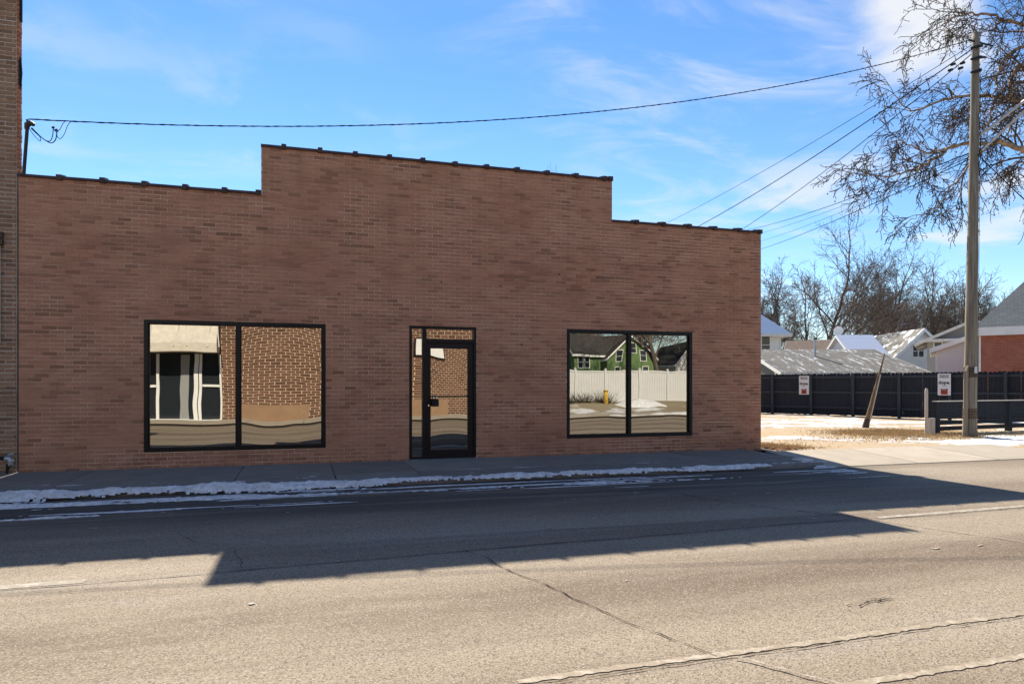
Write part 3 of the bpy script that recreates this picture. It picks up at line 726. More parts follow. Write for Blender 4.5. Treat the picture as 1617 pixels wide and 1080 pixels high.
# local frame: x along fence, y towards the far side is +? (rotate 90 deg ccw of FD)
FZ = .09
bm_ = MB(); bm_.prism([(0, .02), (.138, .02), (.138, 1.76), (.112, 1.80), (.026, 1.80), (0, 1.76)], 'y', .0, .019)
fb = bm_.mesh('board'); fb.materials.append(M['fence'])
rs = random.Random(3)
for i in range(150):
    s = -6+i*.143
    o = link('board', fb, None, fen, (s, .02+rs.uniform(0, .006), FZ+rs.uniform(-.012, .012))); o.rotation_euler = (0, rs.uniform(-.006, .006), 0)
posts = [-5.9+i*1.762+.95 for i in range(12)]
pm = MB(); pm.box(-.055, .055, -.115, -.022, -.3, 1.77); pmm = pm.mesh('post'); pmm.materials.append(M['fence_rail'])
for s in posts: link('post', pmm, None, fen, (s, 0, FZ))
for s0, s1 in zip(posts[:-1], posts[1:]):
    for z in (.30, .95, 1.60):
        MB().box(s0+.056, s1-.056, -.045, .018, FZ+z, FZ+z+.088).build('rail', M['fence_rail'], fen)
def text_mesh(txt, size, mat, name, parent, loc, rot, bold=.0):
    c = bpy.data.curves.new('t', 'FONT'); c.body = txt; c.size = size; c.align_x = 'CENTER'; c.align_y = 'CENTER'; c.offset = bold; c.resolution_u = 3
    o = bpy.data.objects.new('t', c); COL.objects.link(o)
    dg = bpy.context.evaluated_depsgraph_get(); m = bpy.data.meshes.new_from_object(o.evaluated_get(dg)); bpy.data.objects.remove(o)
    m.materials.clear(); m.materials.append(mat); t = link(name, m, None, parent, loc); t.rotation_euler = rot; return t
def sign(label, s, z0, z1, wd):
    p = FA+FD*s+FN*.145; t = thing('parking_sign', label, 'sign', p+Vector((0, 0, z0)), math.atan2(FD.y, FD.x), 'parking signs on the black fence')
    h = z1-z0; MB().box(-wd/2, wd/2, -.004, .004, 0, h).build('board', M['sign_face'], t)
    rx = (PI/2, 0, 0); Y = -.0065
    text_mesh('RESERVED', wd*.165, M['ink'], 'lettering', t, (0, Y, h*.905), rx, .002)
    text_mesh('PARKING', wd*.165, M['ink'], 'lettering', t, (0, Y, h*.825), rx, .002)
    text_mesh('dope.', wd*.40, M['ink'], 'lettering', t, (0, Y, h*.585), rx, .006)
    MB().box(-wd*.2, wd*.2, Y-.001, Y+.001, h*.425, h*.440).build('underline', M['ink'], t)
    MB().box(-wd*.26, wd*.26, Y-.001, Y+.001, h*.04, h*.235).build('red_box', M['red'], t)
    MB().box(-wd*.26, wd*.26, Y-.001, Y+.001, h*.237, h*.30).build('black_bar', M['ink'], t)
    b = MB(); [b.box(-wd*.16+i*wd*.067, -wd*.16+i*wd*.067+wd*.045, Y-.0025, Y-.0012, h*.252, h*.285) for i in range(5)]; b.build('lettering', M['sign_face'], t)
    b = MB(); [b.box(-wd*.2, wd*(.2-.05*(j == 1)), Y-.0025, Y-.0012, h*(.07+.055*j), h*(.085+.055*j)) for j in range(3)]; b.build('fine_print', M['ink'], t)
sign('white reserved parking sign on fence nearest the brick shop', 1.82, .98, 1.80, .44)
sign('white reserved parking sign on fence beside the utility pole', 7.22, 1.00, 1.83, .44)
# low horizontal-board fence
lfa = Vector((21.42, 2.46, 0)); lfd = Vector((3.33, .41, 0)).normalized()
lf = thing('low_fence', 'low black fence of horizontal boards beside the utility pole', 'fence', lfa, math.atan2(lfd.y, lfd.x))
for s in (0.0, 3.33, 6.6, 9.9): MB().box(s, s+.14, -.07, .07, -.2, .905).build('post', M['fence'], lf)
for s0 in (0.14, 3.47, 6.74):
    for k in range(5):
        z = .085+k*.166; MB().box(s0+.003, s0+3.12, -.012, .014, z, z+.118+.030*(k > 1)).build('board', M['fence'], lf)
MB().box(.0, 10.1, -.075, .075, .908, .934).build('cap_rail', M['palewood'], lf)
b = MB(); b.box(.141, .75, -.05, -.02, .02, .9); 
tp = MB().tube([(20.99, 2.34, -.2), (20.99, 2.34, 1.24), (20.99, 2.34, 1.30)], [.042, .042, .02], 10).build('pipe_post', M['palewood']); tag(tp, 'thin pale post at the end of the low black fence', 'post')
tp2 = MB().box(21.12, 21.24, 2.28, 2.40, -.2, .46).build('stub_post', M['palewood']); tag(tp2, 'short pale square stub beside the thin post', 'post')
# leaning broken stake
st = thing('leaning_timber', 'split timber post leaning to the right in the dead grass', 'post', (21.60, 5.15, -.02))
top = pt(1397, 558, 22)-Vector((21.60, 5.15, -.02))
b = MB(); n = 14; rng_ = random.Random(8); prev = None
for i in range(n+1):
    t = i/n; c = top*t; wd = .078*(1-t)**.8+.018; 
    ring = [c+Vector((math.cos(a)*wd*(1+.12*rng_.uniform(-1, 1)), math.sin(a)*wd*.7, 0)) for a in [k*2*PI/8+.3 for k in range(8)]]
    bI = len(b.v); b.v += [tuple(q) for q in ring]
    if prev is not None:
        for k in range(8): b.f.append((prev+k, prev+(k+1) % 8, bI+(k+1) % 8, bI+k)); b.a.append(.5)
    prev = bI
b.f.append(tuple(prev+k for k in range(8))); b.a.append(.5)
b.build('timber', M['stake'], st)
b = MB(); b.tube([(0, 0, -.05), tuple(top*.05), tuple(top*.13)], [.105, .100, .083], 8); b.build('charred_foot', M['bark'], st)
b = MB(); b.hull8([tuple(top*.1+Vector(v)) for v in ((.02, -.075, 0), (.075, -.07, 0), (.09, .02, 0), (.04, .02, 0))]+[tuple(top*.72+Vector(v)) for v in ((.0, -.04, 0), (.04, -.04, 0), (.045, .01, 0), (.0, .01, 0))]); b.build('split_face', M['palewood'], st)

# snow heightfields
def snow(name, label, x0, x1, y0, y1, res, hf, base):
    nx = int((x1-x0)/res); ny = int((y1-y0)/res); xs = np.linspace(x0, x1, nx+1); ys = np.linspace(y0, y1, ny+1); X, Y = np.meshgrid(xs, ys)
    H = hf(X, Y); Z = base(X, Y)+np.where(H > 0, H, np.maximum(H*2, -.05)); keep = H > 0
    fk = keep[:-1, :-1] | keep[1:, :-1] | keep[:-1, 1:] | keep[1:, 1:]; a = nx+1
    jj, ii = np.nonzero(fk); idx = np.stack([jj*a+ii, jj*a+ii+1, (jj+1)*a+ii+1, (jj+1)*a+ii], 1)
    used = np.unique(idx); mp = -np.ones(X.size, int); mp[used] = np.arange(len(used))
    V = np.stack([X.ravel(), Y.ravel(), Z.ravel()], 1)[used]
    m = bpy.data.meshes.new(name); m.from_pydata(V.tolist(), [], mp[idx].tolist()); m.polygons.foreach_set('use_smooth', [True]*len(m.polygons)); m.update()
    o = link(name, m, M['snow']); return tag(o, label, 'snow', None, 'stuff')
def gauss(v, c, s): return np.exp(-((v-c)/s)**2)
def kerb_h(X, Y):
    wob = .10*(fbm(X*.5, X*0+3, 2)-.5)
    d = np.clip(1.08-(X)*.020, .8, 1.1)
    ridge1 = gauss(Y, -2.42+wob, .15-.0065*np.clip(X, 0, 12))*(1.0-.014*np.clip(X, 0, 12)) * np.clip((13.2-X)/1.5, 0, 1)
    ridge2 = gauss(Y, -2.94+wob*1.5, .14)*np.clip((6.2-X)/3.2, 0, 1)*1.05
    ridge3 = gauss(Y, -3.86+.02*X, .05)*np.clip((2.6-X)/.8, 0, 1)*.72
    ridge4 = gauss(Y, -3.05-.01*X+wob, .10)*.62*np.clip((X-4.5)/2, 0, 1)*np.clip((12.5-X)/2, 0, 1)
    clods = fbm(X*1.3, Y*6.5, 5, 5, .65); fine = fbm(X*16, Y*16, 8, 3); lump = fbm(X*4, Y*7, 15, 3); streak = fbm(X*.45, Y*15, 25, 4)
    base_ = (np.maximum.reduce([ridge1, ridge2, ridge3, ridge4])*(-.12+1.75*clods)-.42-.007*np.clip(X-4, 0, 9))*.070*d+.030*(fine-.5)+.045*(lump-.5)*np.clip(ridge1+ridge2, 0, 1)
    a = np.where(np.abs(Y+3.1) < .85, (streak+.10*(fine-.5)-.66-.10*np.abs(Y+2.8))*.05, -1)
    return np.maximum(base_, a)
def kerb_base(X, Y): return np.where(Y > -2.40, -.008, np.where(Y > -2.5, -.05, ROAD_Z))*1.0+.002
snow('snow', 'dirty ploughed snow ridge along the shaded kerb', -6, 13.4, -4.15, -2.0, .020, kerb_h, lambda X, Y: -.1+.092*np.clip((Y+2.62)/.25, 0, 1)+.002)
def pav_h(X, Y):
    n = fbm(X*2.2, Y*9, 31, 4); nearw = gauss(Y, -.02, .06)*.25*np.clip((X-7.5)/2, 0, 1)
    jn = gauss(Y, -1.628, .012)*.30*np.clip((X-4.8)/1, 0, 1)
    return (n+nearw+jn*fbm(X*1.5, Y*0, 12)*1.6-.80)*.03
snow('snow', 'thin scattered snow flecks on the shaded pavement', 0, 13.3, -2.1, .0, .022, pav_h, lambda X, Y: X*0-.004)
def lot_h(X, Y):
    n = fbm(X*.9+Y*.25, Y*1.2, 41, 5, .6); f = fbm(X*5, Y*5, 43, 3)
    bands = .25*gauss(Y+.30*(X-20), 8.6, .9)+.27*gauss(Y+.30*(X-20), 6.3, .55)*np.clip((24.8-X)/2, 0, 1)
    ct = (X+.91*Y)                                   # tyre-track direction
    tr = .27*gauss(ct, 18.3, .13)+.24*gauss(ct, 17.5, .12)+.2*gauss(ct, 19.1, .10)+.22*gauss(ct, 16.7, .1)
    verge = .36*np.clip((X-18.0)/1.6, 0, 1)*gauss(Y-.05*(X-20), .1, 1.35)
    hole = .5*gauss(X, 20.6, 1.9)*gauss(Y, 3.6, 1.5)
    return (bands+tr*np.clip((Y+.6)/.8, 0, 1)+verge-hole+.85*(n-.5)+.30*(f-.5)-.17)*.10
snow('snow', 'patchy white snow left on the sunlit gravel lot and verge', 13.9, 33, -1.5, 14.5, .06, lot_h, lambda X, Y: lot_z(X, Y)+.003)
# ice lump at the pavement corner and rod
ic = MB()
for i in range(9):
    x = 12.95+.05*(i % 3)*1.5; y = -2.25+.1*(i//3); ic.hull8([(x, y, -.08), (x+.13, y+.02, -.08), (x+.12, y+.08, -.08), (x-.02, y+.07, -.08), (x+.02, y+.01, .02), (x+.11, y+.02, .03), (x+.1, y+.07, .02), (x, y+.06, .025)])
tag(ic.build('ice_lump', M['snow']), 'broken ice lump at the corner of the pavement', 'ice')
# dead grass tufts, leaf litter
def blades(name, label, cat, n, fx, h, mat, seed):
    r = random.Random(seed); b = MB()
    for i in range(n):
        x, y = fx(r); z = float(lot_z(x, y)); a = r.uniform(0, 2*PI); hh = h*r.uniform(.4, 1.2); lx = r.gauss(0, hh*.6); ly = r.gauss(0, hh*.6); wd = .006+.006*r.random()
        dx, dy = math.cos(a)*wd, math.sin(a)*wd
        b.face([(x-dx, y-dy, z-.01), (x+dx, y+dy, z-.01), (x+lx, y+ly, z+hh)])
    return tag(b.build(name, mat), label, cat, None, 'stuff')
blades('dead_grass', 'patch of straw coloured dead grass round the leaning timber', 'grass', 16000, lambda r: (20.5+r.gauss(0, .9), 3.1+r.gauss(0, .6)), .05, M['straw'], 5)
blades('dry_grass', 'short dry grass tufts on the snowy verge by the pole', 'grass', 6000, lambda r: (22.5+r.gauss(0, 2.6), 1.5+r.gauss(0, .5)), .06, M['straw'], 6)
blades('weeds', 'dry yellow weeds at the foot of the shop corner', 'grass', 5000, lambda r: (13.85+abs(r.gauss(0, .55)), -.25+abs(r.gauss(0, .9))), .05, M['straw'], 7)
r = random.Random(17); b = MB()
for i in range(900):
    x = 13.82+abs(r.gauss(0, .45)); y = -.5+abs(r.gauss(0, .8)); z = float(lot_z(x, y))+.012; s = r.uniform(.015, .04); a = r.uniform(0, 6.28)
    u = Vector((math.cos(a), math.sin(a), r.uniform(-.4, .4)))*s; v = Vector((-math.sin(a), math.cos(a), r.uniform(-.4, .4)))*s*.7; c = Vector((x, y, z+abs(u.z)))
    b.face([c-u, c-v*.8, c+u, c+v])
tag(b.build('leaf_litter', M['leaf']), 'orange brown leaf litter at the shop corner', 'leaves', None, 'stuff')

# ================================================================== HOUSES
def uvmap(o):
    """planar UVs in metres for each face, so shingle and brick courses keep real size"""
    m = o.data; uv = m.uv_layers.new(name='UVMap')
    for p in m.polygons:
        n = p.normal; t = Vector((0, 0, 1)).cross(n)
        if t.length < 1e-3: t = Vector((1, 0, 0))
        t.normalize(); s = n.cross(t)
        for li in p.loop_indices:
            co = m.vertices[m.loops[li].vertex_index].co; uv.data[li].uv = (co.dot(t), co.dot(s))
    return o
def house_window(h, x, z, wd, ht, y=0., side='y', mat='white', cols=1):
    """window on the local front (side y, facing -y) or left end (side x, facing -x)"""
    b = MB(); f = .07
    def B(bb, u0, u1, d0, d1, z0, z1):
        if side == 'y': bb.box(u0, u1, y-d1, y-d0, z0, z1)
        elif side == 'x': bb.box(y-d1, y-d0, u0, u1, z0, z1)
        else: bb.box(y+d0, y+d1, u0, u1, z0, z1)
    B(b, x-f, x+wd+f, -.02, .05, z+ht, z+ht+f); B(b, x-f, x+wd+f, -.02, .06, z-f, z); B(b, x-f, x, -.02, .05, z, z+ht); B(b, x+wd, x+wd+f, -.02, .05, z, z+ht)
    B(b, x, x+wd, -.02, .03, z+ht/2-.02, z+ht/2+.02)
    for c in range(1, cols): B(b, x+wd*c/cols-.04, x+wd*c/cols+.04, -.02, .045, z, z+ht)
    w_ = b.build('window', M[mat], h); bb = MB(); B(bb, x, x+wd, -.03, .012, z, z+ht); bb.build('pane', M['pane'], w_); return w_
def gable_house(name, label, org, rz, wd, dp, ht, rise, wall, roof, ridge='x', ov=.35, trim='white', fas=.18, roofmat2=None, cat='house'):
    """ridge 'x': ridge along local x; 'y': gable faces the front (-y)"""
    h = thing(name, label, cat, (org.x, org.y, 0), rz); th = .12
    b = MB()
    if ridge == 'x':
        b.prism([(0, -.3), (dp, -.3), (dp, ht), (dp/2, ht+rise), (0, ht)], 'x', 0, wd)
    else:
        b.prism([(0, -.3), (wd, -.3), (wd, ht), (wd/2, ht+rise), (0, ht)], 'y', 0, dp)
    uvmap(b.build('wall', M[wall], h))
    half = (dp if ridge == 'x' else wd)/2; sl = rise/half; L0 = -ov; L1 = (wd if ridge == 'x' else dp)+ov
    for sgn in (0, 1):
        pr = []
        a0, a1 = (-ov, half) if sgn == 0 else (2*half+ov, half)
        zz0 = ht-sl*ov+.02; zz1 = ht+rise+.02
        prof = [(a0, zz0), (a1, zz1), (a1, zz1+th), (a0, zz0+th)]
        b = MB(); b.prism(prof, 'x' if ridge == 'x' else 'y', L0, L1)
        if ridge == 'y': pass
        uvmap(b.build('roof', M[roof], h))
        # rake boards and eave fascia
        b = MB()
        for e0, e1 in ((L0-.03, L0-.002), (L1+.002, L1+.03)):
            b.prism([(a0, zz0-fas*.6), (a1, zz1-fas*.6), (a1, zz1+th*1.02), (a0, zz0+th*1.02)], 'x' if ridge == 'x' else 'y', e0, e1)
        q = -.03 if sgn == 0 else .03
        e0, e1 = sorted((a0+q, a0+q*.05))
        if ridge == 'x': b.box(L0, L1, e0, e1, zz0-fas*.6, zz0+th*.9)
        else: b.box(e0, e1, L0, L1, zz0-fas*.6, zz0+th*.9)
        b.build('fascia', M[trim], h)
    return h
def hip_house(name, label, org, rz, wd, dp, ht, rise, wall, roof, ov=.5, trim='white', fas=.35, cat='house'):
    h = thing(name, label, cat, (org.x, org.y, 0), rz)
    b = MB(); b.box(0, wd, 0, dp, -.3, ht); uvmap(b.build('wall', M[wall], h))
    b = MB(); x0, x1, y0, y1 = -ov, wd+ov, -ov, dp+ov; k = (dp/2+ov); z = ht+.02
    A = [(x0, y0, z), (x1, y0, z), (x1, y1, z), (x0, y1, z), (x0+k, dp/2, z+rise), (x1-k, dp/2, z+rise)]
    b.raw(A, [(0, 1, 5, 4), (1, 2, 5), (2, 3, 4, 5), (3, 0, 4), (3, 2, 1, 0)]); uvmap(b.build('roof', M[roof], h))
    b = MB(); frame = .03
    b.box(x0-.03, x1+.03, y0-.03, y0-.002, ht-fas, ht+.03); b.box(x0-.03, x0-.002, y0, y1, ht-fas, ht+.03); b.box(x1+.002, x1+.03, y0, y1, ht-fas, ht+.03)
    b.box(x0, x1, y0, y1, ht-fas+.03, ht-fas+.05); b.build('fascia', M[trim], h); return h
def org_at(px, Z): p = pt(px, 609, Z); return Vector((p.x, p.y, 0))
R0 = -TH
# long shed right behind the fence: ridge roughly along the picture
sd0 = Vector((28.9, 17.55, 0)); sdir = Vector((6.98, -2.14, 0)).normalized(); srz = math.atan2(sdir.y, sdir.x)
shed = gable_house('long_shed', 'long low dark shed with snow streaked roof behind the black fence', sd0+Vector((-.1, .35, 0)), srz, 7.2, 10.6, 2.02, 1.42, 'siding_dark', 'shingle_shed', 'x', .35, 'offwhite', .10, cat='shed')
MB().tube([(3.1, 3.4, 2.4), (3.1, 3.4, 4.05)], .075, 10).build('vent_pipe', M['steel'], shed)
MB().tube([(3.1, 3.4, 4.05), (3.1, 3.4, 4.15)], .10, 10).build('vent_cap', M['rust'], shed)
MB().box(-.14, -.02, .9, 1.15, 1.3, 2.3).build('downspout', M['offwhite'], shed)
# white hipped house past the shop corner
hA = hip_house('hipped_house', 'white clapboard house with snow blue hipped roof beside the shop corner', org_at(1233, 55)-RV*9, R0, 9, 8.4, 5.5, 4.6, 'siding_white', 'shingle_snow', .62, 'offwhite', .22)
house_window(hA, 7.45, 3.9, .65, 1.5)
MB().box(8.88, 9.02, -.02, .12, 0, 5.2).build('corner_board', M['offwhite'], hA)
# tan house
hB = gable_house('tan_house', 'tan house with brown shingle roof under the big bare tree', org_at(1240, 64), R0-.55, 5.4, 6, 3.6, 2.0, 'siding_cream', 'shingle_brown', 'x', .4, 'offwhite')
MB().tube([(2.6, 1.2, 4.3), (2.6, 1.1, 4.75)], .14, 8).build('roof_vent', M['black_metal'], hB)
# satellite dish above the tan house
sdh = thing('satellite_dish', 'round white satellite dish in front of the big bare trees', 'satellite dish', (pt(1324, 609, 66).x, pt(1324, 609, 66).y, 0))
b = MB(); nn = 14; c = Vector((0, 0, 6.65)); ax = (CAM-Vector((sdh.location.x, sdh.location.y, 5))); ax.z += 14; ax.normalize(); s_ = ax.cross(Vector((0, 0, 1))).normalized(); u_ = s_.cross(ax)
for i in range(4):
    for k in range(nn):
        def q(i, k): rr_ = .45*i/4; a = 2*PI*k/nn; return c+(s_*math.cos(a)+u_*math.sin(a))*rr_+ax*(.35*rr_*rr_)
        b.face([q(i, k), q(i+1, k), q(i+1, k+1), q(i, k+1)] if i else [q(0, 0), q(1, k), q(1, k+1)])
b.build('reflector', M['white'], sdh, smooth=True); MB().tube([(0, 0, 0), tuple(c-ax*.05)], .05, 6).build('mast', M['steel'], sdh)
# white house with blue-shadowed snow roof
hD = gable_house('snowy_house', 'white house with wide blue snow roof left of the gabled house', org_at(1356, 58), R0, 2.7, 7, 3.4, 2.4, 'siding_white', 'shingle_snow', 'x', .3)
house_window(hD, 2.2, 3.6, .7, .9, 0., 'x'); house_window(hD, 4.0, 3.6, .7, .9, 0., 'x')
b = MB(); b.prism([(1.0, 3.3), (2.2, 3.3), (2.2, 4.3), (1.0, 4.0)], 'x', 1.3, 2.3); b.build('dormer', M['siding_grey'], hD)
# white gable-front house with paired windows
hC = gable_house('gabled_house', 'white gabled house with paired dark windows facing the lot', org_at(1413, 60), R0-.04, 4.75, 9, 3.95, 2.3, 'siding_white', 'shingle_part', 'y', .35, 'white', .34)
house_window(hC, 1.55, 3.9, .9, 1.0, 0., 'y', 'white', 2)
# grey low-gabled house
hE = gable_house('grey_house', 'grey house with shallow snow edged gable behind the white garage', org_at(1464, 50), R0-.57, 5.6, 8, 4.65, 1.25, 'siding_grey', 'shingle_part', 'y', .75, 'offwhite', .16)
MB().box(-.6, 4.2, -.75, -.02, 4.55, 4.72).build('pent_roof', M['snow'], hE)
house_window(hE, .45, 3.9, .45, .6, 0., 'y', 'offwhite')
# white garage
hF = gable_house('white_garage', 'white sided garage with slanted eave left of the red brick building', org_at(1478, 37.5), R0-.56, 5.2, 6, 3.36, .98, 'siding_white', 'shingle_part', 'y', .28, 'white', .22, cat='garage')
MB().box(-.03, .09, -.03, .10, 0, 3.3).build('corner_board', M['white'], hF)
# red brick building with grey hip roof at right edge
hG = hip_house('red_brick_building', 'red brick building with grey shingle hip roof at the right edge', org_at(1548, 33), R0-.60, 14, 9, 4.12, 5.4, 'brick_red', 'shingle', .30, 'white', .36, cat='building')
MB().box(-.06, .02, -.03, .10, 0, 3.75).build('corner_board', M['white'], hG)
# far snowy roof with chimney
hH = gable_house('far_house', 'far off house with thick white snow roof and brown chimney', org_at(1424, 95), R0, 3.4, 6, 8.6, 1.9, 'siding_grey', 'shingle_snow', 'x', .3)
MB().box(-.6, .5, 2.2, 3.3, 7.4, 11.0).build('chimney', M['brick_red'], hH)

# ================================================================== TREES
def grow(b, tips, start, d, length, r0, lvl, maxlvl, rng, par):
    nseg = par['seg'][lvl]; p = Vector(start); d = Vector(d).normalized(); P = [p.copy()]; Rr = [r0]; r1 = max(r0*par['tap'][lvl], par['rmin']); D = [d.copy()]
    for i in range(nseg):
        wv = Vector((rng.gauss(0, 1), rng.gauss(0, 1), rng.gauss(0, 1)))*par['wob'][lvl]
        d = (d+wv+Vector((0, 0, par['up'][lvl]))).normalized(); p = p+d*(length/nseg); P.append(p.copy()); D.append(d.copy()); Rr.append(r0+(r1-r0)*(i+1)/nseg)
    b[0 if lvl < par['split'] else 1].tube(P, Rr, par['sides'][lvl], cap=False)
    if lvl == maxlvl: tips.append(p); return
    nch = par['n'][lvl]; 
    for k in range(nch):
        t = par['t0'][lvl]+(1-par['t0'][lvl])*(k+rng.random())/nch; i = min(int(t*nseg), nseg-1); f = t*nseg-i
        q = P[i].lerp(P[i+1], f); dd = D[i+1]; ang = math.radians(rng.gauss(par['ang'][lvl], 11)); az = rng.uniform(0, 2*PI)
        s = dd.cross(Vector((0, 0, 1)) if abs(dd.z) < .95 else Vector((1, 0, 0))).normalized(); u = s.cross(dd)
        nd = dd*math.cos(ang)+(s*math.cos(az)+u*math.sin(az))*math.sin(ang)
        grow(b, tips, q, nd, length*par['len'][lvl]*rng.uniform(.65, 1.2)*(1.15-.45*t), max(Rr[i]*par['rr'][lvl], par['rmin']), lvl+1, maxlvl, rng, par)
    # leader continues
    grow(b, tips, P[-1], D[-1], length*par['len'][lvl]*.9, Rr[-1], lvl+1, maxlvl, rng, par)
PAR = dict(seg=[7, 6, 5, 4, 3], tap=[.45, .4, .4, .5, .6], wob=[.07, .12, .16, .22, .25], up=[.02, .055, .05, .03, .02], n=[10, 7, 6, 5, 0], t0=[.36, .30, .22, .15, 0],
           ang=[40, 38, 42, 44, 40], len=[.80, .60, .52, .50, .5], rr=[.50, .5, .55, .65, .7], rmin=.017, sides=[9, 6, 4, 3, 3], split=2)
def bare_tree(label, loc, H, seed, spread=1., group='bare trees behind the houses'):
    t = thing('bare_tree', label, 'tree', loc, 0, group); rng = random.Random(seed); b = [MB(), MB()]; tips = []
    par = dict(PAR); par['ang'] = [46*spread]+PAR['ang'][1:]
    grow(b, tips, (0, 0, -.3), (rng.gauss(0, .04), rng.gauss(0, .04), 1), H*.56, H*.021, 0, 4, rng, par)
    b[0].build('trunk', M['bark'], t); b[1].build('crown', M['twig'], t); return t
def tpos(px, Z): p = org_at(px, Z); return (p.x, p.y, 0)
tA = bare_tree('largest bare tree, tallest crown behind the tan house', tpos(1294, 78), 18.6, 3, .9)
tB = bare_tree('slender bare tree right beside the shop corner behind hipped house', tpos(1232, 82), 14.2, 8, .7)
tC = bare_tree('bare tree rising behind the white gabled house', tpos(1405, 84), 15.8, 14, 1.)
def tcopy(src, label, loc, sc, rz, group=None):
    c = copy_tree(src); c.location = loc; c.scale = (sc, sc, sc); c.rotation_euler = (0, 0, rz); c['label'] = label
    if group: c['group'] = group
    return c
tcopy(tC, 'bare tree behind grey house left of the utility pole', tpos(1478, 86), .93, 2.1)
tcopy(tA, 'bare tree just right of the utility pole behind brick building', tpos(1560, 90), .74, 1.0)
tcopy(tA, 'bare tree close to the right of the largest tree', tpos(1362, 92), .84, 3.3)
tcopy(tC, 'bare tree close to the left of the largest tree', tpos(1276, 90), .92, 4.4)
tcopy(tA, 'bare tree behind the pole, half hidden by it', tpos(1520, 95), .80, 5.2)
tA.rotation_euler = (0, 0, 2.7); tA.scale = (.93, .93, .93)
tcopy(tC, 'far bare tree between largest tree and gabled house', tpos(1378, 108), 1.22, .7)
tcopy(tB, 'far thin bare tree just left of the pole', tpos(1502, 105), 1.12, 3.9)
tcopy(tA, 'far bare tree behind the snowy far roof', tpos(1432, 108), .98, 2.7)
tcopy(tC, 'far bare tree at the shop corner', tpos(1215, 105), 1.1, 5.6)
tcopy(tB, 'thin bare tree between the gabled house and grey house', tpos(1440, 100), 1.0, 1.3)
